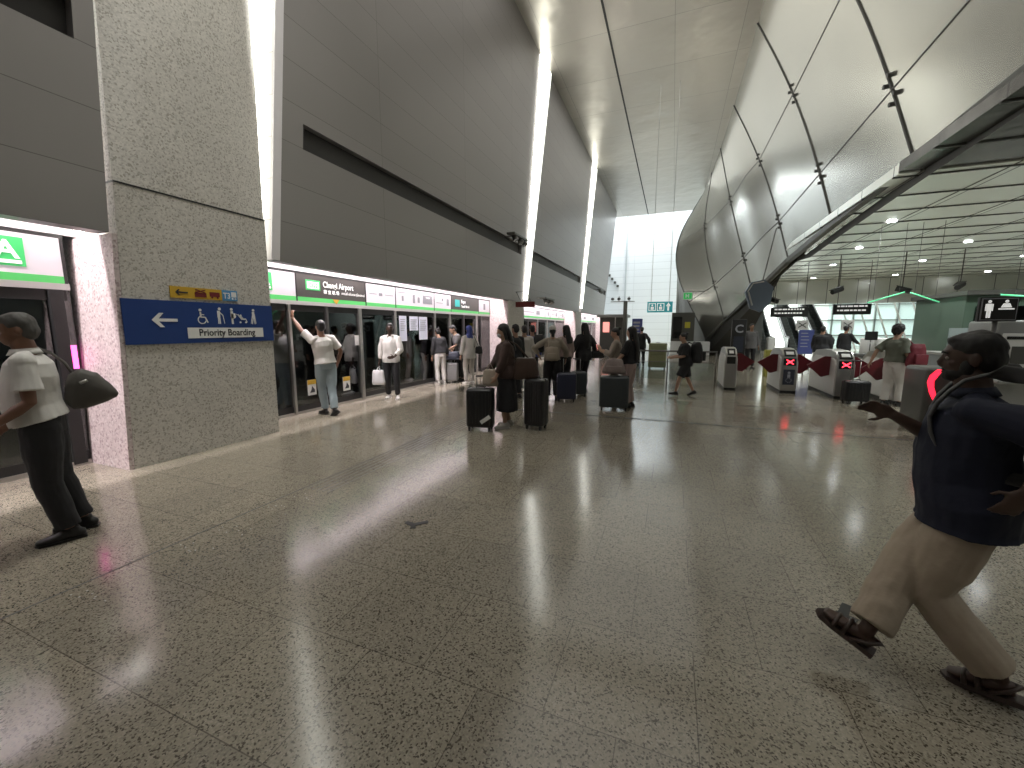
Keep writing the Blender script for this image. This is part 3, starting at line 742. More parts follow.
def figure(label, x, y, face, H, P, W, vox=.012, name='person', group=None, cat='person'):
    root = thing(name, label, cat, group); s = H / 1.75
    ang = R(face - 90)
    Ri = Matrix.Rotation(-ang, 3, 'Z')
    def wl(p):  # world target -> unscaled local
        q = Ri @ (V(p) - V((x, y, 0))); return q / s
    S3 = Matrix.Scale(s, 4)
    def nb():
        b = MB(); b.X = S3; return b
    lean = R(P.get('lean', 0)); side = R(P.get('side', 0)); twist = R(P.get('twist', 0)); pel = V(P.get('pel', (0, 0, 0)))
    def UB(p):
        p = V(p); w_ = min(1, max(0, (p.z - .9) / .3)); w_ = w_ * w_ * (3 - 2 * w_)
        c = V((0, 0, .98)); q = p - c
        q = Matrix.Rotation(-lean * w_, 3, 'X') @ (Matrix.Rotation(side * w_, 3, 'Y') @ (Matrix.Rotation(twist * w_, 3, 'Z') @ q))
        return c + q + pel
    HC = UB((0, -.005, 1.50))
    HR = Matrix.Rotation(twist, 3, 'Z') @ Matrix.Rotation(-lean * .5, 3, 'X') @ Matrix.Rotation(R(P.get('hyaw', 0)), 3, 'Z') @ Matrix.Rotation(-R(P.get('hpitch', 0)), 3, 'X') @ Matrix.Rotation(R(P.get('hroll', 0)), 3, 'Y')
    def HD(p): return HC + HR @ (V(p) - V((0, 0, 1.50)))
    tgt = {}
    for k in ('lh', 'rh', 'lf', 'rf'):
        if k + 'w' in P: tgt[k] = wl(P[k + 'w'])
    bw = W.get('build', 1.); bel = W.get('belly', 0.)
    sgn = {'l': -1, 'r': 1}
    arms, legs = {}, {}
    for c in 'lr':
        g_ = sgn[c]
        sh = UB((g_ * .175 * bw, -.01, 1.405))
        t = tgt.get(c + 'h', V(P.get(c + 'h', (g_ * .27, .04, .84))))
        e, wv = ik(sh, t, .285, .255, P.get(c + 'e', (g_ * .35, -1, -.15)))
        arms[c] = (sh, e, wv)
        hp = V((g_ * .09 * bw, 0, .90)) + pel
        t = tgt.get(c + 'f', V(P.get(c + 'f', (g_ * .11, -.02, .085))))
        k_, an = ik(hp, t, .42, .403, P.get(c + 'k', (g_ * .12, 1, 0)))
        legs[c] = (hp, k_, an)
    rup = UB((0, 1, 1.4)) - UB((0, 0, 1.4))
    # ---- body
    b = nb()
    prof = [(.86, .15, .105, 0), (.96, .163, .115, 0), (1.07, .142, .105, .01), (1.18, .15, .112, .01), (1.30, .165, .112, 0), (1.39, .15, .09, -.01), (1.445, .085, .068, -.012), (1.50, .056, .058, -.005), (1.56, .054, .06, .005)]
    def tors(grow, z0, z1, fl=0.):
        pts, rr = [], []
        for z, rx, ry, yo in prof:
            if z < z0 - .02 or z > z1 + .02: continue
            bb = bel * math.exp(-((z - 1.1) / .12) ** 2)
            pts.append(UB((0, yo + bb * .6, z))); rr.append((rx * bw + grow + fl * max(0, 1.2 - z), ry + grow + bb * .5 + fl * max(0, 1.2 - z)))
        return pts, rr
    pts, rr = tors(0, .8, 1.6); b.tube(pts, rr, 18, ref=(0, 1, 0))
    det = vox < .009
    b.ell(HD((0, .002, 1.655)), (.074, .094, .098), HR, 20)
    b.ell(HD((0, .032, 1.60)), (.058, .068, .078), HR, 16)
    b.ell(HD((0, .052, 1.558)), (.036, .040, .032), HR, 12)
    b.tube([HD((0, .092, 1.652)), HD((0, .108, 1.622)), HD((0, .107, 1.61)), HD((0, .09, 1.602))], [.009, .0125, .0135, .010], 8, ref=(1, 0, 0))
    b.ell(HD((0, .082, 1.672)), (.05, .020, .010), HR, 10)
    b.ell(HD((0, .088, 1.580)), (.024, .014, .009), HR, 10)
    b.ell(HD((0, .086, 1.568)), (.022, .014, .008), HR, 10)
    for g_ in (-1, 1):
        b.ell(HD((g_ * .077, -.005, 1.625)), (.010, .020, .032), HR, 10)
        b.ell(HD((g_ * .034, .066, 1.615)), (.022, .018, .018), HR, 10)
    b.tube([UB((0, -.02, 1.42)), HD((0, -.01, 1.50)), HD((0, .0, 1.58))], [(.07, .07), (.056, .058), (.054, .06)], 14)
    for c in 'lr':
        sh, e, wv = arms[c]; g_ = sgn[c]
        b.limb([sh, sh.lerp(e, .5), e, e.lerp(wv, .35), wv], [.050, .045, .038, .040, .025], 12, ref=(1, .01, 0))
        d = (wv - e).normalized(); hd = V(P.get(c + 'hd', tuple(d)))
        hand(b, wv, hd, P.get(c + 'hn', (-g_, .3, 0)), P.get(c + 'ht', (0, 1, .2)), P.get(c + 'hc', .5), 1.0, .0085 if vox < .009 else .0095)
        hp, k_, an = legs[c]
        b.limb([hp, hp.lerp(k_, .5), k_, k_.lerp(an, .35), an], [.082, .072, .05, .052, .034], 14, ref=(0, 1, .01))
        fy, fp = P.get(c + 'fd', (g_ * -8, 0))
        FR = Matrix.Rotation(R(fy), 3, 'Z') @ Matrix.Rotation(R(fp), 3, 'X')
        b.tube([an + FR @ V((0, -.05, -.045)), an + FR @ V((0, .04, -.045)), an + FR @ V((0, .12, -.055)), an + FR @ V((0, .165, -.06))], [(.03, .03), (.035, .033), (.042, .02), (.03, .012)], 12, ref=(0, 0, 1))
    solid(b, 'body', W['skin'], root, vox, 3)
    if det:
        for g_ in (-1, 1):
            q = MB(); q.X = S3; q.ell(HD((g_ * .031, .082, 1.640)), (.0125, .009, .0085), HR, 12)
            ob = q.build('eye', 'eye', root, smooth=True)
            q = MB(); q.X = S3; q.ell(HD((g_ * .031, .0895, 1.640)), (.005, .003, .005), HR, 10); q.build('iris', 'hair_black', ob, smooth=True)
        q = MB(); q.X = S3; q.ell(HD((0, .098, 1.574)), (.021, .006, .006), HR, 12); q.build('lips', 'lip', root, smooth=True)
        for g_ in (-1, 1):
            q = MB(); q.X = S3; q.tube([HD((g_ * .015, .100, 1.666)), HD((g_ * .035, .096, 1.671)), HD((g_ * .052, .080, 1.664))], [.004, .0055, .003], 6); q.build('eyebrow', W['hair'][1], root, smooth=True)
    # ---- trousers / skirt
    wr = .009 if det else .012
    kind, cm, ext = W['bottom']
    b = nb()
    pts, rr = tors(.014, .83, 1.0); 
    b.tube(pts + [UB((0, 0, 1.03))], rr + [(rr[-1][0] - .006, rr[-1][1] - .002)], 18)
    lw = W.get('legw', 1.)
    if kind == 'skirt':
        z0 = ext; mid = (legs['l'][2] + legs['r'][2]) / 2
        b.tube([UB((0, 0, 1.03)), V((0, 0, .9)) + pel, V((mid.x * .4, mid.y * .4, .6)), V((mid.x * .8, mid.y * .8, z0))], [(.155, .12), (.19, .15), (.21, .17), (.235, .19)], 20)
    else:
        for c in 'lr':
            hp, k_, an = legs[c]
            fn = ext
            pk = [hp, hp.lerp(k_, .33), hp.lerp(k_, .7), k_, k_.lerp(an, .45), k_.lerp(an, .92)]
            rk = [.103 * min(lw, 1.1), .1 * min(lw, 1.2), .086 * lw, .074 * lw, .070 * lw, .066 * lw]
            if fn < 1:
                pk = pk[:3] + [hp.lerp(k_, fn * 2 if fn < .5 else 1)]; rk = [.105 * lw, .105 * lw, .1 * lw, .1 * lw]
            b.tube(pk, rk, 16, ref=(0, 1, .01)); b.ell(pk[0], (rk[0],) * 3)
            if fn >= 1: b.ell(k_, (rk[3],) * 3)
    solid(b, {'skirt': 'skirt', 'trousers': 'trousers', 'shorts': 'shorts'}[kind], cm, root, vox, 3, wr, 10, x)
    # ---- top
    tm, sl, hem = W['top'][:3]; loose = W['top'][3] if len(W['top']) > 3 else .02
    b = nb()
    pts, rr = tors(loose, hem, 1.42, .06 if loose > .015 else 0)
    if hem < .86:
        pts = [V((0, 0, hem)) + pel] + pts; rr = [(rr[0][0] + .008, rr[0][1] + .008)] + rr
    b.tube(pts + [UB((0, -.012, 1.455))], rr + [(.080, .074)], 20)
    for c in 'lr':
        sh, e, wv = arms[c]; g_ = sgn[c]
        b.tube([UB((g_ * .04, -.012, 1.43)), UB((g_ * .12, -.012, 1.42)), sh], [(.06, .045), (.068, .06), (.066, .066)], 14)
        b.ell(sh, (.070, .072, .066))
        if sl <= 1: b.tube([sh, sh.lerp(e, sl * .55), sh.lerp(e, sl)], [.066, .064 + loose * .3, .064 + loose * .6], 14, ref=(1, .01, 0))
        else:
            b.tube([sh, sh.lerp(e, .5), e, e.lerp(wv, .5), e.lerp(wv, sl - 1)], [.066, .06 + loose * .4, .055 + loose * .4, .05 + loose * .3, .042 + loose * .2], 14, ref=(1, .01, 0)); b.ell(e, (.052 + loose * .4,) * 3)
    top = solid(b, 'shirt', tm, root, vox, 3, wr * .9, 9, y)
    if W.get('collar'):
        b = nb()
        n_ = 16; r0 = []; r1 = []; r2 = []
        for k in range(n_ + 1):
            a = R(60 + 0) + (2 * math.pi - R(-60 + 120 + 0) * 0 - 0) * 0
            th = R(115) + R(310) * k / n_
            cx, cyy = math.cos(th), math.sin(th)
            r0.append(UB((cx * .062, -.006 + cyy * .064, 1.475))); r1.append(UB((cx * .070, -.006 + cyy * .072, 1.50))); r2.append(UB((cx * .092, -.004 + cyy * .094, 1.458)))
        b.grid([r0, r1, r2]); o = b.build('collar', tm, root, smooth=True)
        sd = o.modifiers.new('t', 'SOLIDIFY'); sd.thickness = .004
    # ---- shoes
    for c in 'lr':
        hp, k_, an = legs[c]; fy, fp = P.get(c + 'fd', (sgn[c] * -8, 0))
        FR = Matrix.Rotation(R(fy), 3, 'Z') @ Matrix.Rotation(R(fp), 3, 'X')
        A = lambda *p: an + FR @ V(p)
        if W.get('sandal'):
            b = nb()
            b.X = S3
            oz = -.078
            out = [(-.035, -.075), (.035, -.075), (.042, .0), (.052, .1), (.042, .165), (.0, .19), (-.036, .165), (-.046, .1), (-.038, 0)]
            b.prism([A(px, py, oz) for px, py in out], FR @ V((0, 0, -.025)) * 1.0)
            o = b.build('sandal_sole', W['shoes'], root)
            b = nb()
            for yy, hh, ww in ((.105, .032, .047), (.06, .05, .044)):
                b.tube([A(-ww, yy, oz), A(-ww * .8, yy, oz + hh), A(0, yy, oz + hh + .012), A(ww * .8, yy, oz + hh), A(ww, yy, oz)], (.004, .017) if False else [.011] * 5, 8)
            b.tube([A(-.04, .03, oz), A(-.042, -.03, oz + .04), A(0, -.068, oz + .06), A(.042, -.03, oz + .04), A(.04, .03, oz)], [.010] * 5, 8)
            b.build('sandal_straps', W['shoes'], o, smooth=True)
        else:
            b = nb()
            b.limb([A(0, -.045, -.04), A(0, .03, -.036), A(0, .1, -.05), A(0, .165, -.056)], [(.038, .042), (.042, .046), (.048, .032), (.038, .026)], 12, ref=(0, 0, 1))
            b.tube([A(0, -.01, -.03), A(0, -.005, .02)], [(.040, .05), (.040, .045)], 12)
            o = solid(b, 'shoe', W['shoes'], root, max(vox, .009) , 2)
            q = nb(); q.prism([A(px, py, -.068) for px, py in ((-.034, -.085), (.034, -.085), (.04, 0), (.05, .1), (.038, .17), (0, .192), (-.038, .17), (-.05, .1), (-.04, 0))], FR @ V((0, 0, -.016)))
            q.build('sole', W.get('sole', W['shoes']), o)
    # ---- hair
    hk, hm = W['hair'][:2]
    b = nb()
    if hk in ('short', 'long', 'bun', 'curly'):
        k = {'short': 1., 'long': 1.04, 'bun': 1.0, 'curly': 1.22}[hk]
        b.ell(HD((0, -.012, 1.678)), (.081 * k, .098 * k, .088 * k), HR, 18)
        b.ell(HD((0, -.045, 1.635)), (.075 * k, .066 * k, .085 * k), HR, 16)
        if hk == 'short': b.ell(HD((0, .045, 1.722)), (.052, .042, .028), HR, 12)
        if hk == 'long':
            zl = W['hair'][2] if len(W['hair']) > 2 else 1.15
            b.tube([HD((0, -.06, 1.68)), HD((0, -.085, 1.56)), UB((0, -.125, 1.42)), UB((0, -.15, 1.3)), UB((0, -.15, zl))], [(.075, .05), (.088, .05), (.10, .045), (.09, .04), (.05, .025)], 14)
            for g_ in (-1, 1): b.tube([HD((g_ * .06, .0, 1.68)), HD((g_ * .082, -.01, 1.6)), HD((g_ * .085, -.02, 1.5)), UB((g_ * .08, -.05, 1.40))], [.03, .026, .026, .02], 10)
        if hk == 'bun': b.ell(HD((0, -.11, 1.72)), (.04, .04, .04), HR)
    elif hk == 'cap':
        b.ell(HD((0, -.006, 1.69)), (.087, .104, .078), HR, 18)
        b.tube([HD((0, .07, 1.695)), HD((0, .165, 1.68))], [(.07, .012), (.045, .008)], 12, ref=(0, 0, 1))
    elif hk == 'scarf':
        b.ell(HD((0, -.012, 1.668)), (.088, .105, .104), HR, 18)
        b.tube([HD((0, -.04, 1.64)), HD((0, -.03, 1.55)), UB((0, -.02, 1.45)), UB((0, -.03, 1.36))], [(.088, .09), (.082, .09), (.12, .10), (.15, .10)], 16)
    solid(b, {'cap': 'cap', 'scarf': 'headscarf'}.get(hk, 'hair'), hm, root, max(vox * .9, .006), 2, .004 if hk != 'curly' else .02, 26, x)
    if hk == 'cap':
        b = nb(); b.ell(HD((0, -.045, 1.635)), (.077, .068, .075), HR, 16); b.tube([HD((0, -.07, 1.66)), HD((0, -.09, 1.5))], [.05, .035], 10)
        solid(b, 'hair', 'hair_black', root, vox, 2)
    if W.get('beard'):
        b = nb(); b.ell(HD((0, .040, 1.566)), (.058, .060, .044), HR, 16); b.ell(HD((0, .074, 1.556)), (.036, .032, .032), HR, 12)
        for g_ in (-1, 1): b.ell(HD((g_ * .058, .018, 1.60)), (.016, .028, .045), HR, 10)
        b.ell(HD((0, .094, 1.589)), (.026, .012, .006), HR, 10)
        solid(b, 'beard', W['beard'], root, max(vox * .8, .006), 2, .004, 30, 2)
    if W.get('facemask'):
        b = nb(); b.ell(HD((0, .062, 1.585)), (.054, .052, .046), HR, 16); solid(b, 'face_mask', 'mask', root, vox, 2)
    root.location = (x, y, 0); root.rotation_euler = (0, 0, ang)
    root['_h'] = H
    if '_h' in root: del root['_h']
    def loc2w(p):
        return Matrix.Rotation(ang, 3, 'Z') @ (V(p) * s) + V((x, y, 0))
    return root, arms, UB, loc2w

def bag(name, label, cat, center, rotz, w, d, h, m, taper=.8, strap=None, strapr=.012, vox=.012, pocket=True):
    """soft bag: body of rounded slabs; strap = world points"""
    t = thing(name, label, cat)
    b = MB(); n = 6; rows = []
    for i in range(n + 1):
        u = i / n; k = 1 - (1 - taper) * u; bul = 1 + .12 * math.sin(math.pi * u)
        rows.append(((0, 0, -h / 2 + h * u), (w / 2 * k * (.9 if i in (0, n) else 1.02), d / 2 * bul * (.75 if i in (0, n) else 1) * (1 - .35 * u))))
    b.tube([r[0] for r in rows], [r[1] for r in rows], 20)
    solid(b, 'bag_body', m, t, vox, 2, .012, 7, w * 10)
    if pocket:
        b = MB(); b.box(-w * .3, w * .3, -d * .62, -d * .40, -h * .38, h * .05, .012); b.build('pocket', m, t, auto=40)
    t.location = center; t.rotation_euler = (0, 0, rotz)
    if strap:
        Ri = Matrix.Rotation(-rotz, 3, 'Z'); c = V(center)
        q = MB(); q.tube([Ri @ (V(p) - c) for p in strap], [(strapr, strapr * .5)] * len(strap), 8); q.build('strap', m, t, smooth=True)
    return t

def suitcase(label, x, y, rotz, w, d, h, m, handle=.0, tagged=False, soft=False, ribs=7):
    t = thing('suitcase', label, 'suitcase')
    b = MB(); z0 = .06
    b.box(-w / 2, w / 2, -d / 2, d / 2, z0, h, min(.045, d * .2), 3)
    b.build('shell', m, t, auto=40)
    b = MB()
    if not soft:
        for k in range(ribs):
            xx = -w / 2 + w * (k + 1) / (ribs + 1)
            b.box(xx - .006, xx + .006, -d / 2 - .006, -d / 2 + .002, z0 + .07, h - .06)
            b.box(xx - .006, xx + .006, d / 2 - .002, d / 2 + .006, z0 + .07, h - .06)
    else:
        b.box(-w * .4, w * .4, -d / 2 - .03, -d / 2 + .01, z0 + .05, z0 + (h - z0) * .5, .012)
        b.box(-w * .4, w * .4, -d / 2 - .025, -d / 2 + .01, z0 + (h - z0) * .56, h - .07, .012)
    b.build('ribs' if not soft else 'front_pockets', m, t)
    b = MB(); b.box(-w / 2 - .002, w / 2 + .002, -.006, .006, z0 - .003, h + .002, .003); b.build('zip_line', 'black', t)
    for sx in (-1, 1):
        for sy in (-1, 1):
            b = MB(); X_, Y_ = sx * (w / 2 - .05), sy * (d / 2 - .04)
            b.tube([(X_ - .012, Y_, .028), (X_ + .012, Y_, .028)], .028, 14, ref=(0, 0, 1)); o = b.build('wheel', 'black', t, auto=40)
            b = MB(); b.box(X_ - .02, X_ + .02, Y_ - .02, Y_ + .02, .035, z0 + .012, .004); b.build('wheel_mount', 'black', o)
    b = MB(); b.tube([(-.07, 0, h - .005), (-.06, 0, h + .03), (.06, 0, h + .03), (.07, 0, h - .005)], .009, 8); b.build('carry_handle', 'black', t, smooth=True)
    if handle:
        b = MB()
        for sx in (-1, 1): b.tube([(sx * .085, d * .3, h - .02), (sx * .085, d * .3, h + handle)], .007, 8)
        o = b.build('telescopic_handle', 'steel', t, smooth=True)
        b = MB(); b.tube([(-.095, d * .3, h + handle), (.095, d * .3, h + handle)], .014, 10, ref=(0, 0, 1)); b.build('grip', 'black', o, smooth=True)
    if tagged:
        b = MB(); b.tube([(w * .3, -d * .52, h * .5), (w * .28, -d * .56, h * .38)], .004, 6); o = b.build('tag_loop', 'black', t)
        b = MB(); b.X = Matrix.Translation((w * .26, -d * .56, h * .3)) @ Matrix.Rotation(R(-35), 4, 'Y'); b.box(-.09, .09, -.003, .003, -.03, .03, .002); b.build('luggage_tag', 'signwhite', o)
    t.location = (x, y, 0); t.rotation_euler = (0, 0, rotz)
    return t

# the elderly man at the left
man, A_, UB_, LW = figure('elderly man in a white polo shirt and black trousers standing by the near platform door', -4.36, 1.47, 243, 1.72,
    dict(lh=(-.17, .20, .97), le=(-.5, -1, -.1), rh=(.16, .19, .94), lf=(-.09, -.07, .085), rf=(.09, -.13, .085), lfd=(5, 0), rfd=(-12, 0), lean=4, hpitch=5, lhd=(.45, .5, -.7), lhn=(.6, -.3, 0), lhc=.45, hyaw=6),
    dict(skin='skin_brown', top=('cloth_white', .72, .90, .030), collar=True, bottom=('trousers', 'cloth_black', 1), legw=1.12, shoes='shoe_black', hair=('short', 'hair_grey'), build=1.06, belly=.03), vox=.0065)
tb = thing('shoulder_bag', 'grey slouchy shoulder bag hanging behind the man in the white polo', 'bag')
b = MB()
b.tube([(0, .03, .03), (0, -.03, .02), (0, -.11, .0), (0, -.19, -.03), (0, -.25, -.05)], [(.05, .11), (.08, .165), (.08, .15), (.06, .085), (.02, .015)], 20, ref=(0, 0, 1))
solid(b, 'bag_body', 'bag_grey', tb, .009, 2, .012, 8, 3)
b = MB(); b.tube([(.02, -.02, .13), (.07, .02, .22), (.10, .09, .30), (.11, .16, .335), (.11, .23, .32), (.11, .30, .22)], [(.022, .010)] * 6, 10); b.build('strap', 'bag_grey', tb, smooth=True)
b = MB(); b.tube([(-.085, -.06, .07), (-.09, -.10, .09)], .012, 8); b.build('buckle', 'steel', tb, smooth=True)
tb.location = LW((.04, -.17, 1.15)); tb.rotation_euler = (0, 0, R(243 - 90))
# the man walking past at the right
wx, wy, wf = 1.31, 2.42, 155
man2, A_, UB_, LW = figure('bearded man in a navy shirt and tan trousers striding past in sandals', wx, wy, wf, 1.66,
    dict(pel=(0, 0, -.065), lean=6, lfw=(1.40, 2.25, .115), rfw=(.87, 2.20, .125), lfd=(-8, -8), rfd=(-6, 22),
         rhw=(1.02, 2.47, 1.20), re=(.6, -1, -.6), rhd=(-.2, .9, .4), rhn=(-.8, 0, -.3), rhc=.5, lh=(-.30, -.13, 1.05), le=(-.25, -1, -.3), lhc=.7, hpitch=2),
    dict(skin='skin_dark', top=('cloth_navy', .85, .83, .056), collar=True, bottom=('trousers', 'cloth_khaki', 1), legw=1.34, shoes='shoe_brown', sandal=True, hair=('short', 'hair_black'), beard='hair_black', build=1.2, belly=.03), vox=.0065)
bp_, b2 = LW((.0, -.27, 1.16)), None
bk = bag('backpack', 'dark grey backpack with broad shoulder straps on the bearded man in navy', 'backpack', bp_, R(wf - 90), .34, .2, .46, 'strap_grey', .85, None, vox=.012)
for g_ in (-1, 1):
    Ri = Matrix.Rotation(-R(wf - 90), 3, 'Z')
    pts = [LW(p) for p in ((g_ * .10, -.19, 1.42), (g_ * .115, -.14, 1.48), (g_ * .125, -.08, 1.505), (g_ * .13, -.03, 1.512), (g_ * .13, .02, 1.50), (g_ * .133, .08, 1.47), (g_ * .137, .12, 1.42), (g_ * .14, .155, 1.36), (g_ * .145, .175, 1.29), (g_ * .155, .165, 1.22), (g_ * .16, .14, 1.16), (g_ * .17, -.0, 1.06), (g_ * .13, -.18, 1.05))]
    q = MB(); q.tube([Ri @ (p - V(bp_)) for p in pts], [(.034, .009)] * len(pts), 10, ref=(0, 1, 0)); q.build('shoulder_strap', 'strap_grey', bk, smooth=True)

# waiting men by the doors
figure('man in white tee shirt and pale jeans leaning one raised hand on a door post', -5.98, 5.72, 160, 1.76,
    dict(lhw=(-6.40, 5.44, 1.80), le=(-1, -.2, -.6), lhd=(0, .2, 1), lhc=.5, rh=(.26, .06, .95), re=(1, -.6, 0), lf=(-.03, .06, .085), rf=(.03, -.20, .10), rfd=(10, -30), side=-6, hyaw=-8),
    dict(skin='skin_brown', top=('cloth_white', .75, .90, .026), bottom=('trousers', 'cloth_jeans', 1), shoes='shoe_black', hair=('short', 'hair_black')), vox=.009)
r_, A_, UB_, LW = figure('man in a white button shirt and black trousers facing the hall with a plastic bag', -5.95, 7.58, 296, 1.72,
    dict(rh=(.25, .08, .86), lh=(-.12, .26, 1.0), le=(-1, -.5, -.2), lhd=(.6, .6, -.1), lf=(-.13, .05, .085), rf=(.09, -.04, .085), hyaw=12),
    dict(skin='skin_dark', top=('cloth_white', 1.72, .86, .026), collar=True, bottom=('trousers', 'cloth_black', 1), shoes='shoe_white', hair=('short', 'hair_black')), vox=.009)
c = LW((.28, .10, .52))
bag('plastic_bag', 'white plastic carrier bag in the hand of the man in black trousers', 'bag', c, R(296 - 90), .30, .16, .34, 'plastic_bag', .8,
    [c + V((-.07, .03, .15)), LW((.25, .1, .80)), c + V((.07, -.03, .15))], .014, pocket=False)

# man and woman by the doors with the silver case
figure('person in a grey tee shirt bending over a silver suitcase and duffel bag', -6.0, 10.95, 235, 1.74,
    dict(lean=22, lhw=(-6.2, 10.55, .98), rhw=(-6.15, 10.75, .98), hpitch=15), dict(skin='skin_light', top=('cloth_grey', .8, .88, .03), bottom=('trousers', 'cloth_black', 1), shoes='shoe_black', hair=('short', 'hair_black')))
suitcase('silver hard suitcase under a navy duffel bag beside the platform doors', -6.1, 10.55, R(20), .40, .26, .60, 'case_silver', handle=.12)
bag('duffel_bag', 'navy duffel bag resting on top of the silver suitcase', 'bag', (-6.1, 10.55, .80), R(20), .58, .26, .26, 'bag_navy', .8, None)
figure('person in white trousers standing behind the silver suitcase next to the glass', -6.25, 10.2, 150, 1.62, dict(lean=14, hpitch=10),
    dict(skin='skin_tan', top=('cloth_black', 1.8, .9, .03), bottom=('trousers', 'cloth_white', 1), shoes='shoe_white', hair=('bun', 'hair_black')))
figure('person in a white tunic and blue headscarf by the platform doors', -5.45, 10.45, 150, 1.68, dict(rh=(.26, .1, .95)),
    dict(skin='skin_tan', top=('cloth_white', 1.9, .78, .03), bottom=('trousers', 'cloth_offwhite', 1), shoes='shoe_white', hair=('scarf', 'cloth_blue')))
bag('handbag', 'small black handbag at the hip of the person in the blue headscarf', 'bag', (-5.12, 10.42, 1.0), R(60), .26, .1, .2, 'bag_black', .8, [(-5.12, 10.42, 1.08), (-5.3, 10.45, 1.43)], .01, pocket=False)

# the woman in brown
r_, A_, UB_, LW = figure('woman in a loose brown top and long black skirt with a face mask', -2.48, 6.05, 212, 1.68,
    dict(lh=(-.20, .22, .86), rh=(.18, .30, .90), lf=(-.09, .04, .085), rf=(.1, -.06, .085), hpitch=8, lean=4),
    dict(skin='skin_light', top=('cloth_brown', 1.75, .86, .05), bottom=('skirt', 'cloth_black', .30), shoes='shoe_white', hair=('long', 'hair_black', 1.3), facemask=True), vox=.009)
bag('shoulder_bag', 'large brown leather shoulder bag slung behind the woman in the black skirt', 'bag', LW((-.16, -.30, 1.02)), R(212), .46, .16, .34, 'bag_brown', .7,
    [LW((-.14, -.38, 1.15)), LW((-.17, -.14, 1.42)), LW((-.16, .02, 1.5)), LW((-.2, -.02, 1.3)), LW((-.17, -.12, 1.18))], .014)
suitcase('black suitcase with a white luggage tag in front of the woman in brown', -2.79, 5.72, R(12), .42, .27, .68, 'case_black', handle=.18, tagged=True)
bag('tote_bag', 'small beige tote bag standing on the tagged black suitcase', 'bag', (-2.66, 5.80, .84), R(15), .26, .13, .26, 'bag_beige', .75, [(-2.73, 5.79, .94), (-2.66, 5.80, 1.08), (-2.59, 5.82, .94)], .008, pocket=False)
suitcase('tall black suitcase standing alone right of the woman in the long skirt', -1.99, 6.12, R(-8), .34, .26, .82, 'case_black')

# cluster behind
for lab, x_, y_, f_, h_, top_, bot_, hair_ in (
    ('person with dark hair in a black top directly behind the woman in brown', -3.35, 8.7, 150, 1.70, 'cloth_black', 'cloth_black', ('short', 'hair_black')),
    ('person in a pale top between two dark-clothed people in the queue', -3.45, 9.6, 120, 1.68, 'cloth_offwhite', 'cloth_grey', ('short', 'hair_black')),
    ('person in a blue jacket at the back of the queue by the pink pillar', -3.55, 10.5, 130, 1.69, 'cloth_blue', 'cloth_black', ('short', 'hair_black'))):
    figure(lab, x_, y_, f_, h_, dict(), dict(skin='skin_tan', top=(top_, 1.85, .88, .03), bottom=('trousers', bot_, 1), shoes='shoe_black', hair=hair_), vox=.014)
bag('backpack', 'black backpack on the person at the back of the queue', 'backpack', (-3.28, 10.25, 1.22), R(30), .32, .22, .46, 'bag_black', .8)

# beige traveller in a cap
r_, A_, UB_, LW = figure('traveller in a pale cap and beige top seen from behind with a blue suitcase', -2.48, 8.75, 112, 1.66,
    dict(rh=(.34, .16, .95), re=(1, -.4, -.2), lh=(-.30, .1, 1.05), le=(-1, -.3, 0)),
    dict(skin='skin_light', top=('cloth_beige', 1.7, .92, .03), bottom=('trousers', 'cloth_black', 1), legw=1.25, shoes='shoe_black', hair=('cap', 'cloth_offwhite')))
bag('backpack', 'beige bag worn on the back of the traveller in the cap', 'backpack', LW((-.04, -.22, 1.12)), R(112 - 90), .34, .17, .30, 'bag_beige', .85,
    [LW((-.12, -.2, 1.25)), LW((-.1, -.09, 1.46)), LW((-.10, .03, 1.49))], .018)
figure('traveller in a dusty pink top half hidden beyond the one in the cap', -2.42, 9.7, 150, 1.68, dict(),
    dict(skin='skin_light', top=('cloth_pink', 1.8, .9, .03), bottom=('trousers', 'cloth_black', 1), shoes='shoe_black', hair=('long', 'hair_black', 1.3)), vox=.014)
suitcase('dark blue suitcase with raised handle beside the traveller in the cap', -2.13, 8.72, R(10), .42, .26, .64, 'case_blue', handle=.32)
suitcase('grey suitcase with raised handle behind the dark blue one', -2.05, 9.45, R(30), .40, .25, .60, 'case_grey', handle=.3)

# woman in black
r_, A_, UB_, LW = figure('woman dressed all in black with long hair standing in mid hall', -2.10, 10.35, 140, 1.74,
    dict(rh=(.34, -.02, .92), lh=(-.36, .12, .93), lf=(-.07, .03, .085), rf=(.07, 0, .085)),
    dict(skin='skin_light', top=('cloth_black', 1.85, .80, .055), bottom=('trousers', 'cloth_black', 1), shoes='shoe_black', hair=('long', 'hair_black', 1.1)))
bag('shoulder_bag', 'black shoulder bag flaring out beside the woman all in black', 'bag', LW((.36, -.10, 1.0)), R(30), .42, .15, .3, 'bag_black', .5, [LW((.3, -.08, 1.12)), LW((.18, -.02, 1.47))], .012)

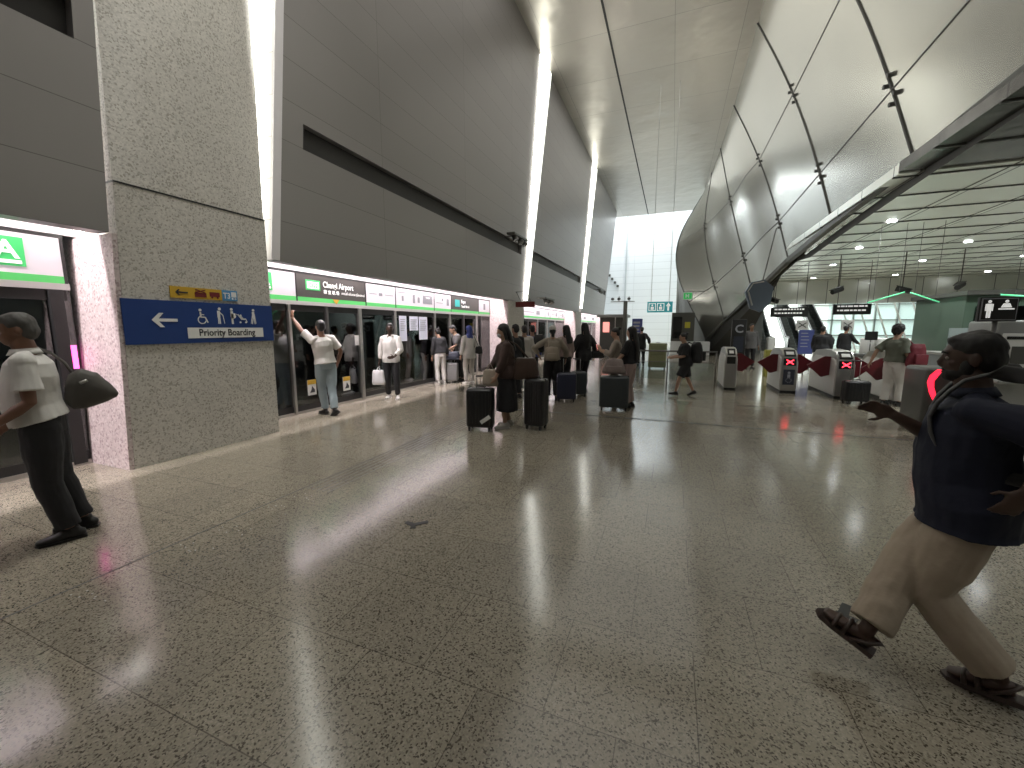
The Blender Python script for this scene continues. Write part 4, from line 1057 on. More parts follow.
# pair with the big dark case
r_, A_, UB_, LW = figure('person in a beige top holding up a phone next to the long haired woman', -1.12, 8.95, 185, 1.62,
    dict(lh=(-.12, .34, 1.22), rh=(.10, .36, 1.24), lhd=(.3, .3, .9), rhd=(-.3, .3, .9), hpitch=12),
    dict(skin='skin_light', top=('cloth_beige', 1.6, .9, .03), bottom=('trousers', 'cloth_beige', 1), shoes='shoe_black', hair=('bun', 'hair_black')))
ph = MB(); ph.box(-.038, .038, -.005, .005, -.075, .075, .006)
o = ph.build('phone', 'black'); tag(o, 'bright phone held up by the person in the beige top', 'phone')
o.location = LW((0, .44, 1.30)); o.rotation_euler = (R(-12), 0, R(185 - 90))
q = MB(); q.box(-.033, .033, -.007, -.005, -.068, .068); sc_ = q.build('screen', 'orange', o)
r_, A_, UB_, LW = figure('woman with very long black hair in dusty pink trousers beside a dark suitcase', -.78, 8.55, 165, 1.64,
    dict(lh=(-.26, .26, .96), rh=(.2, .2, .95)), 
    dict(skin='skin_light', top=('cloth_black', .9, .95, .03), bottom=('trousers', 'cloth_pink', 1), legw=1.1, shoes='shoe_black', hair=('long', 'hair_black', .98)))
suitcase('large dark grey ribbed suitcase below a dusty pink bag', -1.03, 8.15, R(8), .56, .30, .68, 'case_grey')
bag('travel_bag', 'dusty pink soft bag lying on the large dark grey suitcase', 'bag', (-1.05, 8.17, .87), R(8), .50, .26, .30, 'bag_pink', .62, None)

# far walker with the tall green case
figure('person in a black jacket walking away toward the atrium', -1.22, 18.1, 100, 1.66, dict(rh=(.34, -.1, .98), lf=(-.1, .12, .085), rf=(.1, -.18, .1)),
    dict(skin='skin_light', top=('cloth_black', 1.85, .82, .04), bottom=('trousers', 'cloth_black', 1), shoes='shoe_black', hair=('short', 'hair_black')), vox=.016)
suitcase('tall olive green suitcase beside the walker in the black jacket', -.52, 17.2, R(-5), .66, .36, 1.02, 'case_green', soft=True)

# short backpacker
r_, A_, UB_, LW = figure('woman in black shorts with a backpack walking past the metal barrier', .32, 10.5, 196, 1.50,
    dict(lean=8, lh=(-.10, .34, 1.08), rh=(.12, .36, 1.08), lf=(-.08, .26, .09), rf=(.08, -.28, .12), lfd=(0, 6), rfd=(0, -18), hpitch=8),
    dict(skin='skin_light', top=('cloth_black', .9, .84, .05), bottom=('shorts', 'cloth_black', .45), legw=1.2, shoes='shoe_black', hair=('bun', 'hair_black')))
bag('backpack', 'bulky black backpack on the woman in black shorts', 'backpack', LW((0, -.27, 1.22)), R(196 - 90), .40, .30, .50, 'bag_black', .8,
    [LW((-.12, -.2, 1.42)), LW((-.12, -.02, 1.50)), LW((-.14, .13, 1.38)), LW((-.15, .1, 1.2))], .02)

# beyond the gates
figure('person in a dark coat seen over the middle ticket gate', 4.90, 17.3, 60, 1.68, dict(), dict(skin='skin_tan', top=('cloth_black', 1.85, .8, .07), bottom=('trousers', 'cloth_black', 1), shoes='shoe_black', hair=('short', 'hair_black'), build=1.25), vox=.016)
figure('slimmer person in dark clothes far beyond the gates, left of the black cart', 5.85, 18.2, 40, 1.70, dict(rh=(.2, .4, 1.1)), dict(skin='skin_tan', top=('cloth_black', 1.85, .85, .03), bottom=('trousers', 'cloth_black', 1), shoes='shoe_black', hair=('short', 'hair_black')), vox=.016)
figure('tall thin person in dark grey standing behind the leftmost ticket gate', 2.92, 18.6, 280, 1.78, dict(), dict(skin='skin_tan', top=('cloth_grey', 1.85, .8, .03), bottom=('trousers', 'cloth_black', 1), shoes='shoe_black', hair=('short', 'hair_black')), vox=.016)
r_, A_, UB_, LW = figure('curly haired traveller in a grey top and white trousers pulling a small case', 4.32, 10.72, 30, 1.68,
    dict(lh=(-.3, -.25, .95), rh=(.2, .2, 1.0), lf=(-.1, -.05, .085), rf=(.1, .1, .085)),
    dict(skin='skin_light', top=('cloth_green', .9, .9, .04), bottom=('trousers', 'cloth_white', 1), legw=1.15, shoes='shoe_black', hair=('curly', 'hair_black')))
bag('shoulder_bag', 'dark red bag slung on the curly haired traveller', 'bag', LW((.30, .14, 1.12)), R(20), .40, .2, .46, 'cloth_red', .7, [LW((.28, .12, 1.3)), LW((.18, .0, 1.47))], .014)
suitcase('small black cabin suitcase with raised handle by the ticket gates', 3.72, 10.72, R(10), .46, .25, .50, 'case_black', handle=.42)

# ------------------------------------------------------------------ ticket gates
def gate(label, x0, y0, w, L, wings, cross=True, stick=False, lit=True):
    g_ = thing('ticket_gate', label, 'ticket gate')
    prof = [(0, .07), (0, .82), (.06, .97), (.2, 1.06), (.45, 1.10), (L * .5, 1.11), (L - .35, 1.06), (L - .1, .92), (L, .75), (L, .07)]
    b = MB(); b.prism([(x0 + .02, y0 + a, z) for a, z in prof], (w - .04, 0, 0)); b.build('housing', 'steel', g_, auto=30)
    inner = [(.03, .09), (.03, .78), (.12, .88), (.3, .93), (L - .4, .93), (L - .12, .82), (L - .04, .7), (L - .04, .09)]
    for xx, dx in ((x0, .02), (x0 + w, -.02)):
        b = MB(); b.prism([(xx, y0 + a, z) for a, z in inner], (dx, 0, 0)); b.build('side_panel', 'gatewhite', g_)
    b = MB(); b.box(x0 + .01, x0 + w - .01, y0 - .01, y0 + L + .01, 0, .07); b.build('plinth', 'black', g_)
    b = MB(); b.box(x0 + .05, x0 + w - .05, y0 - .012, y0 + .01, .70, .88, .005); o = b.build('display', 'black', g_)
    cx = x0 + w / 2; b = MB()
    for s_ in (-1, 1):
        dx, dz, t_ = .075, .052, .011
        if cross: b.prism([(cx - dx, y0 - .014, .79 - s_ * dz - t_), (cx + dx, y0 - .014, .79 + s_ * dz - t_), (cx + dx, y0 - .014, .79 + s_ * dz + t_), (cx - dx, y0 - .014, .79 - s_ * dz + t_)], (0, -.004, 0))
        else: b.prism([(cx - dx, y0 - .014, .80 - t_), (cx + dx, y0 - .014, .80 - t_), (cx + dx, y0 - .014, .80 + t_ * .3), (cx - dx, y0 - .014, .80 + t_ * .3)], (0, -.004, 0))
    if lit: b.build('red_cross' if cross else 'red_bar', 'red', o)
    b = MB(); b.prism([(x0 + .06, y0 + .03, .925), (x0 + w - .06, y0 + .03, .925), (x0 + w - .06, y0 + .19, 1.065), (x0 + .06, y0 + .19, 1.065)], (0, -.02, .02))
    o = b.build('card_reader', 'black', g_)
    b = MB(); b.prism([(x0 + .10, y0 + .035, .965), (x0 + w - .10, y0 + .035, .965), (x0 + w - .10, y0 + .11, 1.03), (x0 + .10, y0 + .11, 1.03)], (0, -.006, .008)); b.build('reader_label', 'signwhite', o)
    if stick:
        o = MB().box(x0 + .06, x0 + w - .06, y0 - .006, y0 + .002, .22, .60).build('access_sticker', 'bag_navy', g_)
        q = MB(); q.tube([(cx, y0 - .012, .52), (cx, y0 - .008, .52)], .03, 12, ref=(0, 0, 1)); q.box(cx - .03, cx + .03, y0 - .012, y0 - .008, .40, .48)
        for k in range(10):
            a0 = R(36 * k); q.box(cx - .005 + .06 * math.cos(a0), cx + .01 + .06 * math.cos(a0), y0 - .012, y0 - .008, .325 + .05 * math.sin(a0), .34 + .05 * math.sin(a0))
        q.build('access_symbols', 'sign_lightgrey', o)
    for s_ in wings:
        xs = x0 if s_ < 0 else x0 + w; yy = y0 + .38; k = s_
        b = MB(); b.prism([(xs - k * .02, yy, .52), (xs + k * .16, yy, .46), (xs + k * .30, yy, .60), (xs + k * .46, yy, .74), (xs + k * .30, yy, .84), (xs + k * .12, yy, .96), (xs - k * .02, yy, .95)], (0, .05, 0))
        bmesh.ops.bevel(b.bm, geom=list(b.bm.edges), offset=.012, segments=2, affect='EDGES')
        b.build('flap', 'maroon', g_, auto=40)
    rebase(g_, (x0 + w / 2, y0 + L / 2, 0)); return g_
M['sign_lightgrey'] = mat('sign_lightgrey', (.35, .36, .4), .5)
gate('end ticket gate without a lit cross beside the metal barrier', 1.30, 11.85, .30, 1.5, (1,), lit=False)
g1 = None
gate('ticket gate with a red cross and a wheelchair symbol sticker', 2.55, 11.8, .36, 1.5, (-1, 1), stick=True)
gate('ticket gate with a red cross next to the small black suitcase', 3.50, 11.25, .36, 1.9, (-1, 1))
gate('ticket gate with a flat red light behind the curly haired traveller', 4.45, 10.95, .36, 1.8, (-1, 1), cross=False)
# dark gate end with a glowing red chevron
g_ = thing('wide_gate_cabinet', 'dark gate cabinet with a big glowing red chevron beside the walking man', 'ticket gate')
MB().box(3.74, 4.75, 8.25, 8.95, .06, 1.0, .06, 3).build('housing', 'kiosk', g_, auto=40)
MB().box(3.76, 4.73, 8.27, 8.93, 0, .06).build('plinth', 'black', g_)
b = MB(); b.prism([(x_ - .10, 8.245, z_) for x_, z_ in ((4.02, .98), (3.95, .98), (3.87, .88), (3.85, .78), (3.89, .62), (4.0, .38), (4.04, .38), (3.94, .70), (3.93, .80))], (0, -.01, 0)); b.build('chevron', 'redsoft', g_)
MB().box(4.2, 4.6, 8.235, 8.25, .5, .9, .01).build('front_screen', 'kioskgrey', g_)
rebase(g_, (4.2, 8.6, 0))

# barrier of glass and steel from the gates into the hall
g_ = thing('glass_barrier', 'low steel rail barrier with glass panes left of the ticket gates', 'barrier')
MB().tube([(-1.35, 12.95, .94), (1.22, 12.95, .94)], .025, 10, ref=(0, 0, 1)).build('top_rail', 'steeldark', g_, smooth=True)
MB().tube([(-1.35, 12.95, .62), (1.22, 12.95, .62)], .010, 8, ref=(0, 0, 1)).build('middle_rail', 'steeldark', g_, smooth=True)
for xx in (-1.35, -.1, 1.2):
    MB().tube([(xx, 12.95, 0), (xx, 12.95, .95)], .022, 10).build('post', 'steeldark', g_, smooth=True)
for a, c in ((-1.3, -.15), (-.05, 1.15)):
    MB().box(a, c, 12.945, 12.955, .1, .6).build('glass_pane', 'clearglass', g_)
rebase(g_, (0, 12.95, 0))
tag(MB().box(2.90, 3.30, 15.6, 15.9, 0, .9, .03).build('yellow_bin', mat('bin_yellow', (.28, .27, .05), .5)), 'short yellow bin standing between two ticket gates', 'bin')

# information totem, no entry signs, stanchions behind the gates
def stand_sign(label, x, y, z0, z1, w, h, m, pic):
    t = thing('stand_sign', label, 'sign')
    MB().tube([(x, y, 0), (x, y, z1 - h)], .03, 10).build('pole', 'steeldark', t, smooth=True)
    MB().tube([(x, y, 0), (x, y, .03)], .2, 20).build('foot', 'steeldark', t, auto=40)
    o = MB().box(x - w / 2, x + w / 2, y - .03, y + .03, z1 - h, z1, .01).build('sign_board', m, t)
    b = MB()
    if pic == 'x':
        for s_ in (-1, 1): b.prism([(x - .14, y - .036, z1 - h / 2 - s_ * .1 - .02), (x + .14, y - .036, z1 - h / 2 + s_ * .1 - .02), (x + .14, y - .036, z1 - h / 2 + s_ * .1 + .02), (x - .14, y - .036, z1 - h / 2 - s_ * .1 + .02)], (0, .004, 0))
        b.build('cross_mark', 'txtdark', o)
    else:
        for k in range(5): b.box(x - w * .35, x + w * (.1 + .05 * (k % 3)), y - .036, y - .031, z1 - .15 - k * .13, z1 - .12 - k * .13)
        b.build('printed_lines', 'sign_lightgrey', o)
    rebase(t, (x, y, 0)); return t
stand_sign('white board with a dark cross left of the bright escalator side', 5.05, 20.5, 0, 1.95, .42, .42, 'signwhite', 'x')
stand_sign('white board with a dark cross above the dark coated person', 6.6, 20.5, 0, 1.95, .42, .42, 'signwhite', 'x')
stand_sign('blue grey printed board standing below the bright escalators', 4.9, 19.2, 0, 1.55, .5, .95, 'bluelayer', 'l')
t = thing('information_totem', 'dark information totem with a pale letter C beneath the steel cladding', 'sign')
MB().box(2.12, 2.62, 17.8, 18.0, 0, 1.95, .03).build('totem_body', 'black', t, auto=40)
text('C', .42, (2.37, 17.79, 1.45), ONY, 'sign_lightgrey', t, 'letter', 'CENTER', bold=.01)
MB().box(2.2, 2.54, 17.785, 17.8, .7, 1.3).build('printed_panel', 'bag_navy', t)
rebase(t, (2.37, 17.9, 0))

def hang_sign(label, x0, x1, y, z0, z1, zc, m='black', lines=2):
    t = thing('hanging_sign', label, 'sign')
    o = MB().box(x0, x1, y - .05, y + .05, z0, z1, .01).build('sign_board', m, t)
    for xx in (x0 + .15, x1 - .15): MB().tube([(xx, y, z1 - .01), (xx, y, zc)], .015, 8).build('hanger', 'steeldark', t, smooth=True)
    b = MB(); w = x1 - x0
    for k in range(lines):
        zz = z1 - (z1 - z0) * (k + .75) / (lines + .6); hh = (z1 - z0) * .14
        xx = x0 + .1 * w
        random.seed(int(x0 * 10) + k)
        while xx < x0 + w * .85:
            l = w * random.uniform(.04, .13); b.box(xx, min(xx + l, x1 - .04), y - .055, y - .05, zz, zz + hh); xx += l + w * .025
    b.build('lettering', 'txtwhite', o)
    rebase(t, ((x0 + x1) / 2, y, z0)); return t
hang_sign('black hanging sign with white lines in front of the escalators', 4.45, 6.0, 23.6, 2.15, 2.62, 4.72, lines=2)
hang_sign('black hanging sign with white lines right of the escalators', 7.1, 8.55, 24, 2.25, 2.75, 4.72, lines=2)
t = thing('restroom_sign', 'black sign with white figure and baby changing symbols above the ticket machine', 'sign')
b = MB(); b.box(3.56, 3.92, 6.95, 7.0, 1.70, 2.0, .008); b.build('sign_board', 'black', t)
b = MB(); b.box(3.575, 3.905, 6.942, 6.951, 1.715, 1.985).build('white_rim', 'sign_lightgrey', t)
b = MB(); b.box(3.585, 3.895, 6.936, 6.943, 1.725, 1.975).build('black_field', 'black', t)
YS = 6.934
b = MB(); b.tube([(3.645, YS, 1.945), (3.645, YS + .004, 1.945)], .018, 12, ref=(0, 0, 1)); b.box(3.622, 3.668, YS, YS + .004, 1.83, 1.92, .001); b.box(3.625, 3.643, YS, YS + .004, 1.745, 1.83); b.box(3.647, 3.665, YS, YS + .004, 1.745, 1.83); b.box(3.608, 3.619, YS, YS + .004, 1.83, 1.915); b.box(3.671, 3.682, YS, YS + .004, 1.83, 1.915)
b.build('standing_figure', 'txtwhite', t)
b = MB(); b.tube([(3.80, YS, 1.945), (3.80, YS + .004, 1.945)], .018, 12, ref=(0, 0, 1)); b.prism([(3.75, YS, 1.87), (3.85, YS, 1.87), (3.83, YS, 1.92), (3.77, YS, 1.92)], (0, .004, 0)); b.box(3.73, 3.875, YS, YS + .004, 1.845, 1.86)
b.build('baby_figure', 'txtwhite', t)
MB().tube([(3.74, 6.98, 0), (3.74, 6.98, 1.71)], .025, 10).build('post', 'steeldark', t, smooth=True)
MB().tube([(3.74, 6.98, 0), (3.74, 6.98, .03)], .18, 20).build('foot', 'steeldark', t, auto=40)
rebase(t, (3.74, 6.98, 0))

# ticket machine and service counter at the right
t = thing('ticket_machine', 'pale grey ticket machine with a small screen at the right edge', 'ticket machine')
MB().box(4.0, 4.7, 7.4, 8.0, 0, 1.72, .04, 3).build('cabinet', 'kioskgrey', t, auto=40)
MB().box(4.06, 4.64, 7.385, 7.4, .98, 1.55, .01).build('front_plate', 'signwhite', t)
MB().box(4.16, 4.40, 7.375, 7.386, 1.15, 1.38, .005).build('screen', 'kiosk', t)
MB().box(4.1, 4.6, 7.378, 7.386, 1.47, 1.51).build('header_strip', 'black', t)
MB().box(4.46, 4.6, 7.375, 7.386, 1.1, 1.3, .005).build('card_slot', 'black', t)
MB().box(3.98, 4.72, 7.2, 8.02, .90, .94, .01).build('shelf', 'kioskgrey', t)
rebase(t, (4.35, 7.7, 0))
t = thing('service_counter', 'long grey service counter with a frosted screen behind the walking man', 'counter')
MB().box(5.4, 11, 11.4, 12.2, 0, 1.05, .02).build('counter_body', 'counter', t)
MB().box(5.35, 11.05, 11.3, 12.3, 1.05, 1.1, .01).build('counter_top', 'steel', t)
MB().box(5.45, 10.9, 11.45, 11.47, 1.1, 1.62).build('frosted_screen', mat('frosted', (.30, .36, .36), .35), t)
rebase(t, (8.2, 11.8, 0))
t = thing('control_kiosk', 'dim green glass control kiosk beyond the service counter', 'kiosk')
MB().box(7.4, 10.6, 15, 17.5, 0, 2.5, .02).build('kiosk_wall', mat('kiosk_green', (.08, .12, .09), .3), t)
MB().box(7.6, 8.8, 14.96, 15.0, 1.1, 2.2).build('window_pane', 'glass', t)
MB().box(9.1, 10.4, 14.96, 15.0, 1.1, 2.2).build('window_pane', 'glass', t)
MB().box(7.3, 10.7, 14.8, 17.6, 2.5, 2.62).build('kiosk_roof', 'kiosk', t)
rebase(t, (9, 16, 0))
t = thing('screening_machine', 'white X-ray screening machine with a black cart beyond the gates', 'machine')
MB().box(6.3, 7.4, 17.5, 19.2, .35, 1.25, .05, 3).build('tunnel_housing', 'signwhite', t, auto=40)
MB().box(6.5, 7.2, 17.48, 17.52, .65, 1.1, .02).build('tunnel_mouth', 'black', t)
MB().box(5.6, 6.3, 17.8, 18.6, .55, .7, .02).build('roller_table', 'steeldark', t)
MB().box(5.9, 6.25, 17.6, 17.66, 1.2, 1.5, .01).build('monitor', 'black', t)
for xx in (6.4, 7.3):
    for yy in (17.6, 19.1): MB().box(xx - .04, xx + .04, yy - .04, yy + .04, 0, .36).build('leg', 'steeldark', t)
for yy in (17.9, 18.5): MB().box(5.7, 5.76, yy - .03, yy + .03, 0, .56).build('leg', 'steeldark', t)
MB().tube([(6.07, 17.63, .69), (6.07, 17.63, 1.21)], .02, 8).build('monitor_post', 'steeldark', t, smooth=True)
rebase(t, (6.8, 18.3, 0)); t.location.x += .45; t.location.y += .4
# green light tubes hung above the counter
for k, (a, c) in enumerate(((V((5.6, 16, 2.40)), V((6.47, 16, 2.70))), (V((6.6, 16, 2.68)), V((7.3, 16, 2.38))), (V((7.0, 13, 2.38)), V((8.6, 13, 2.22))))):
    t = thing('light_tube', 'thin green glowing tube under the concourse ceiling', 'light', 'green light tubes over the counter')
    MB().tube([a, c], .018, 8).build('tube', 'greenled', t, smooth=True)
    for u in (.15, .85):
        m_ = a.lerp(c, u); MB().tube([m_, (m_.x, m_.y, 4.70)], .006, 6).build('wire', 'steeldark', t)
    rebase(t, tuple(a))
# cameras hung from the concourse ceiling
def ceil_cam(label, x, y, z, a):
    t = thing('ceiling_camera', label, 'camera')
    MB().tube([(0, 0, .0), (0, 0, 4.73 - z)], .02, 8).build('drop_rod', 'steeldark', t, smooth=True)
    b = MB(); b.X = Matrix.Rotation(R(a), 4, 'Z') @ Matrix.Rotation(R(20), 4, 'X'); b.tube([(0, -.28, 0), (0, .2, 0)], [.10, .12], 12, ref=(0, 0, 1)); b.box(-.13, .13, -.3, .22, .09, .12, .01); b.build('camera_body', 'black', t, auto=40)
    t.location = (x, y, z)
ceil_cam('leftmost black camera hung below the concourse ceiling', 4.05 + .55, 24, 3.0, 30)
ceil_cam('black camera hung below the concourse ceiling above the right hanging sign', 6.6, 22, 3.25, -60)
ceil_cam('black camera hung below the concourse ceiling over the green tubes', 8.8, 22, 3.2, 60)
ceil_cam('rightmost black camera hung below the concourse ceiling', 10.6, 22, 3.3, -40)

# escalators
def escalator(label, x0, x1):
    t = thing('escalator', label, 'escalator')
    b = MB(); n = 22; up = .21; dp = .36; y0 = 33.9
    for k in range(n):
        b.box(x0 + .08, x1 - .08, y0 + dp * k, y0 + dp * (k + 1) + .02, up * k - .25, up * (k + 1) - .012)
    st = b.build('steps', 'step', t)
    b = MB()
    for k in range(n): b.box(x0 + .08, x1 - .08, y0 + dp * k - .012, y0 + dp * k + .02, up * (k + 1) - .03, up * (k + 1))
    o = b.build('step_edges', 'steeldark', st); 
    for s_, xx in ((-1, x0), (1, x1)):
        L = dp * n; Hh = up * n
        MB().prism([(xx - .04, y0 - .9, 0), (xx - .04, y0 - .9, .95), (xx - .04, y0, 1.0), (xx - .04, y0 + L, Hh + .95), (xx - .04, y0 + L, Hh - .3), (xx - .04, y0 + .2, -.0)], (.08, 0, 0)).build('balustrade', 'clearglass' , t)
        MB().tube([(xx, y0 - 1.0, .55), (xx, y0 - 1.05, .85), (xx, y0 - .8, 1.0), (xx, y0, 1.04), (xx, y0 + L, Hh + 1.0)], .045, 10, ref=(1, 0, 0)).build('handrail', 'black', t, smooth=True)
    rebase(t, ((x0 + x1) / 2, y0, 0)); return t
escalator('leftmost escalator rising beyond the gates', 5.5, 6.5)
escalator('middle escalator between two bright white slopes', 7.45, 8.3)
escalator('right escalator beside the slanted glass', 9.15, 9.95)
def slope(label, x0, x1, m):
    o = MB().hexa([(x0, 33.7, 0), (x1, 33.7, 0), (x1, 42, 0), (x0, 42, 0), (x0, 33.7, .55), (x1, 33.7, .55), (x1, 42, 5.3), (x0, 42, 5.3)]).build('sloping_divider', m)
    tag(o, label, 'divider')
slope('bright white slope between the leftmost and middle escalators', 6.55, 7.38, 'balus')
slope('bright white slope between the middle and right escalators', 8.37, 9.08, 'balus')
t = thing('glass_screen', 'slanted glass and steel framing right of the escalators', 'glazing')
for k in range(7):
    xa = 12.2 + k * 1.0
    MB().hexa([(xa, 36, 0), (xa + .09, 36, 0), (xa + .09, 36.1, 0), (xa, 36.1, 0), (xa - 1.6, 36, 4.6), (xa - 1.51, 36, 4.6), (xa - 1.51, 36.1, 4.6), (xa - 1.6, 36.1, 4.6)]).build('mullion', 'signwhite', t)
MB().box(10.4, 18, 36.04, 36.06, .1, 4.5).build('glass_pane', 'clearglass', t)
rebase(t, (14, 36, 0))
for xx, yy in ((7.6, 27.5), (10.6, 22.5)):
    pass
# white turnstile cabinets near the escalators
b = MB(); b.box(5.3, 5.75, 28.3, 28.8, 0, 1.1, .12, 3); tag(b.build('white_cabinet', 'signwhite', auto=40), 'small white cabinet at the foot of the leftmost escalator', 'cabinet')

# far hall: teal sign, kiosks, board, camera pole
t = thing('direction_sign', 'blue green hanging sign with lift and up arrow symbols before the far white wall', 'sign')
o = MB().box(-1.27, -.07, 21.95, 22.05, 2.40, 2.93, .01).build('sign_board', 'tealsign', t)
for x0, x1 in ((-1.20, -.86), (-.80, -.46)):
    b = MB(); z0, z1 = 2.48, 2.85
    b.box(x0, x1, 21.94, 21.95, z0, z0 + .03); b.box(x0, x1, 21.94, 21.95, z1 - .03, z1); b.box(x0, x0 + .03, 21.94, 21.95, z0, z1); b.box(x1 - .03, x1, 21.94, 21.95, z0, z1)
    c_ = (x0 + x1) / 2; b.box(c_ - .07, c_ + .07, 21.94, 21.95, z0 + .06, z0 + .2); b.tube([(c_, 21.94, z0 + .27), (c_, 21.95, z0 + .27)], .04, 10, ref=(0, 0, 1))
    b.build('pictogram', 'txtwhite', o)
b = MB(); b.prism([(-.27, 21.94, 2.88), (-.38, 21.94, 2.70), (-.31, 21.94, 2.70), (-.31, 21.94, 2.48), (-.23, 21.94, 2.48), (-.23, 21.94, 2.70), (-.16, 21.94, 2.70)], (0, .01, 0)); b.build('up_arrow', 'txtwhite', o)
for xx in (-1.1, -.25): MB().tube([(xx, 22, 2.92), (xx, 22, 12.99)], .012, 6).build('hanger', 'steel', t)
rebase(t, (-.67, 22, 2.4))
t = thing('lift_enclosure', 'dark glazed lift box with a yellow notice near the far wall', 'lift')
MB().box(-.1, 1.2, 27, 28.6, .82, 2.55, .02).build('upper_box', 'kiosk', t)
MB().box(-.1, 1.2, 27.02, 28.6, 0, .82).build('lower_wall', 'white', t)
MB().box(.66, .96, 26.98, 27, 1.62, 1.98).build('notice', mat('notice_yellow', (.55, .5, .05), .5), t)
MB().box(.0, .5, 26.98, 27, 1.0, 2.3).build('glass_pane', 'glass', t)
rebase(t, (.55, 27.8, 0))
t = thing('platform_kiosk', 'dark canopied booth with a small glowing screen left of the far wall', 'kiosk')
MB().box(-4.6, -2.7, 26.6, 28.6, 2.3, 2.48, .02).build('canopy', 'kioskgrey', t)
MB().box(-4.45, -2.85, 27.0, 28.4, 0, 2.3, .02).build('booth_wall', 'kiosk', t)
MB().box(-4.25, -3.85, 26.97, 27.0, 1.35, 2.0).build('screen', 'orange', t)
MB().box(-3.5, -3.45, 26.9, 27.0, 0, 2.3).build('post', 'steel', t)
rebase(t, (-3.6, 27.8, 0))
t = thing('information_board', 'slim blue information board standing before the far white wall', 'sign')
MB().box(-2.42, -1.80, 26.9, 27.0, .55, 2.2, .01).build('panel', 'bluelayer', t)
b = MB()
for k in range(6): b.box(-2.35, -2.0 + .03 * (k % 3), 26.885, 26.9, .8 + .22 * k, .92 + .22 * k)
b.build('printed_lines', 'sign_lightgrey', t)
for xx in (-2.36, -1.86): MB().box(xx - .03, xx + .03, 26.92, 26.98, 0, .56).build('leg', 'steel', t)
rebase(t, (-2.1, 26.95, 0))
t = thing('camera_mast', 'dark pole carrying a cluster of small cameras near the booth', 'pole')
MB().tube([(-2.35, 22, 0), (-2.35, 22, 3.0)], .10, 10).build('pole', 'kiosk', t, smooth=True)
MB().box(-3.1, -1.9, 21.97, 22.03, 2.95, 3.0).box(-2.7, -2.66, 21.97, 22.03, 2.95, 3.25).box(-2.2, -2.16, 21.97, 22.03, 2.95, 3.25).build('crossbar', 'steel', t)
for xx in (-3.0, -2.68, -2.18): MB().tube([(xx, 21.8, 3.1), (xx, 22.1, 3.12)], .07, 10, ref=(0, 0, 1)).build('camera_head', 'kiosk', t, auto=40)
rebase(t, (-2.35, 22, 0))
t = thing('red_hanging_sign', 'small dark red sign hung beside the second run of platform doors', 'sign')
MB().box(-5.72, -4.95, 14.9, 14.98, 2.42, 2.62, .005).build('sign_board', 'redsign', t)
for xx in (-5.5, -5.1): MB().tube([(xx, 14.94, 2.61), (xx - .2, 14.94, 3.0), (XW + .02, 14.94, 3.0)], .01, 6).build('bracket', 'steeldark', t)
rebase(t, (-5.35, 14.94, 2.42))
# projectors on brackets on the wall
for lab, y_, z_ in (('grey floodlight on a bracket near the long dark recess', 13.9, 4.85), ('grey floodlight on a bracket beyond the second light blade', 31.5, 4.5), ('dark floodlight just above the second run of doors', 17.6, 2.95)):
    t = thing('floodlight', lab, 'light')
    MB().tube([(XW, y_, z_), (XW + .5, y_, z_ - .02)], .025, 8, ref=(0, 0, 1)).build('bracket', 'steeldark', t)
    MB().box(XW + .35, XW + .65, y_ - .7, y_ + .7, z_ - .1, z_ - .02, .02).build('lamp_body', 'kiosk', t)
    for s_ in (-.45, .1, .5): MB().tube([(XW + .5, y_ + s_, z_ - .05), (XW + .6, y_ + s_, z_ - .25)], [.07, .11], 12).build('lamp_head', 'kiosk', t, auto=40)
    rebase(t, (XW, y_, z_))

# wall lamps stepping down on the far wall
for k in range(7):
    o = MB().box(-8.4 + k * .33, -8.15 + k * .33, 49.75, 50, 8.9 - k * .42, 9.15 - k * .42, .02).build('wall_lamp', 'kiosk')
    tag(o, 'small dark lamp in the stepping diagonal row on the far white wall', 'light', 'stepping row of lamps on the far wall')
# sign boxes hung at the cladding edge
t = thing('angular_sign', 'blue grey angular panel hung at the cladding edge above the totem', 'sign')
b = MB(); b.prism([(2.45, 17.6, 2.95), (2.62, 17.6, 3.3), (3.05, 17.6, 3.38), (3.35, 17.6, 3.1), (3.3, 17.6, 2.55), (3.0, 17.6, 2.2), (2.65, 17.6, 2.35)], (0, .25, 0)); b.build('panel', 'panelblue', t)
b = MB(); b.tube([(2.52, 17.58, 2.95), (2.68, 17.58, 3.25), (3.03, 17.58, 3.31)], .02, 8, ref=(0, 1, 0)); b.tube([(2.70, 17.58, 2.45), (2.55, 17.58, 2.95)], .03, 8); b.build('rim', 'steel', t)
MB().tube([(3.0, 17.72, 3.3), (3.3, 17.72, 5.2)], .02, 8).build('hanger', 'steeldark', t)
rebase(t, (2.9, 17.7, 2.2))

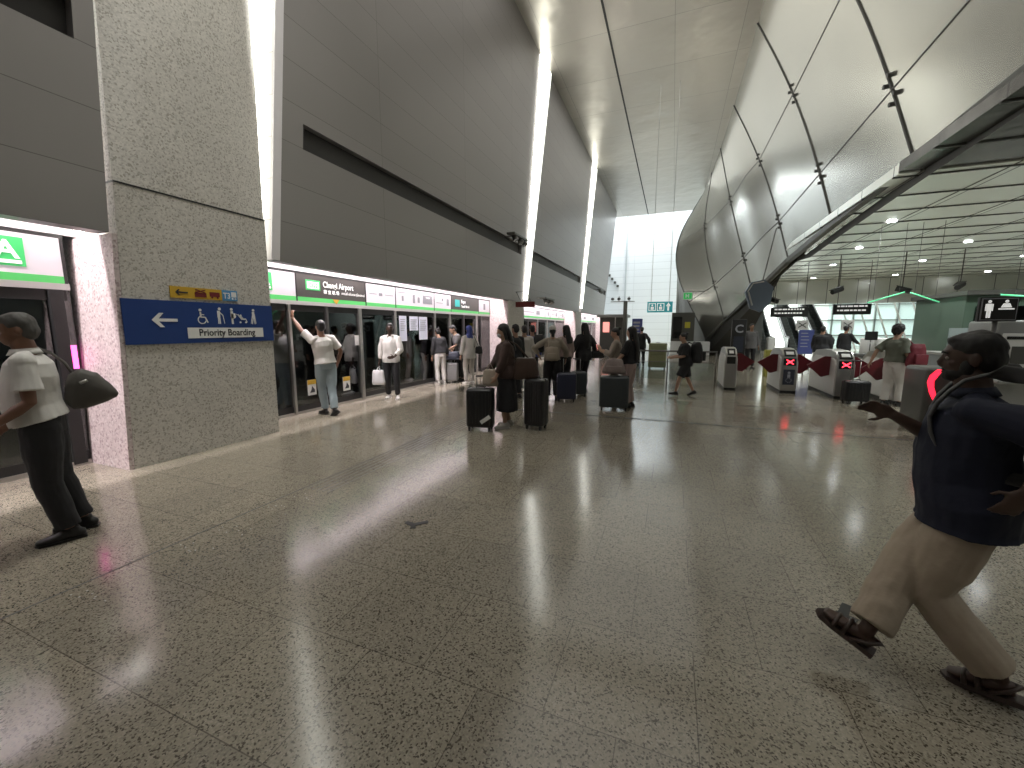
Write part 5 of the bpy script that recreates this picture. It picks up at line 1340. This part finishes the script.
# ------------------------------------------------------------------ floor details
t = thing('tactile_strip', 'five thin ribs of a guiding strip set along the platform floor', 'floor strip')
for k in range(5):
    b = MB(); yy = 2.9
    while yy < 13.5:
        b.box(-3.39 + k * .068, -3.375 + k * .068, yy, yy + .285, -.001, .003); yy += .30
    b.build('rib', 'rail', t)
b = MB()
for y_ in (1.15, 1.75, 2.05, 2.45, 2.75):
    for q_ in range(7):
        xx, yy = -3.38 + random.random() * .3, y_ + random.uniform(-.06, .06); b.box(xx, xx + .008, yy, yy + .008, -.001, .003)
b.build('worn_stud', 'steel', t)
rebase(t, (-3.25, 7, 0))
b = MB(); xx = -2.9
while xx < .9:
    b.box(xx, xx + .30, 7.42, 7.50, -.002, .003); xx += .36
struct(b.build('trim_floor_joint', 'gasket'))
struct(MB().box(.9, 9, 7.44, 7.475, -.002, .0025).build('trim_floor_joint', 'gasket'))
struct(MB().box(-3.435, -3.423, -6, 34, -.002, .002).build('trim_floor_joint', 'gasket'))
def marker(label, x, y, a):
    o = thing('x', label, 'floor marking'); bpy.data.objects.remove(o)
    b = MB(); b.X = Matrix.Rotation(R(a), 4, 'Z')
    b.prism([(0, .0, .0), (.10, .05, 0), (.085, .09, 0), (-.02, .045, 0), (-.085, .08, 0), (-.10, .045, 0), (-.03, -.01, 0), (-.03, -.05, 0), (.02, -.04, 0)], (0, 0, .004))
    o = b.build('floor_arrow', 'marker'); o.location = (x, y, .001); tag(o, label, 'floor marking')
marker('small dark arrow marking alone in the middle of the floor', -1.9, 2.64, 20)
marker("small dark arrow marking next to the walking man's front sandal", 1.01, 2.65, 40)
# lettering becomes plain mesh
dg = bpy.context.evaluated_depsgraph_get(); dg.update()
for o in [o for o in bpy.data.objects if o.type == 'FONT']:
    me = bpy.data.meshes.new_from_object(o.evaluated_get(dg)); n_ = bpy.data.objects.new(o.name + '_', me); COL.objects.link(n_)
    n_.matrix_basis = o.matrix_basis.copy(); n_.parent = o.parent; nm = o.name; cu = o.data
    bpy.data.objects.remove(o); n_.name = nm
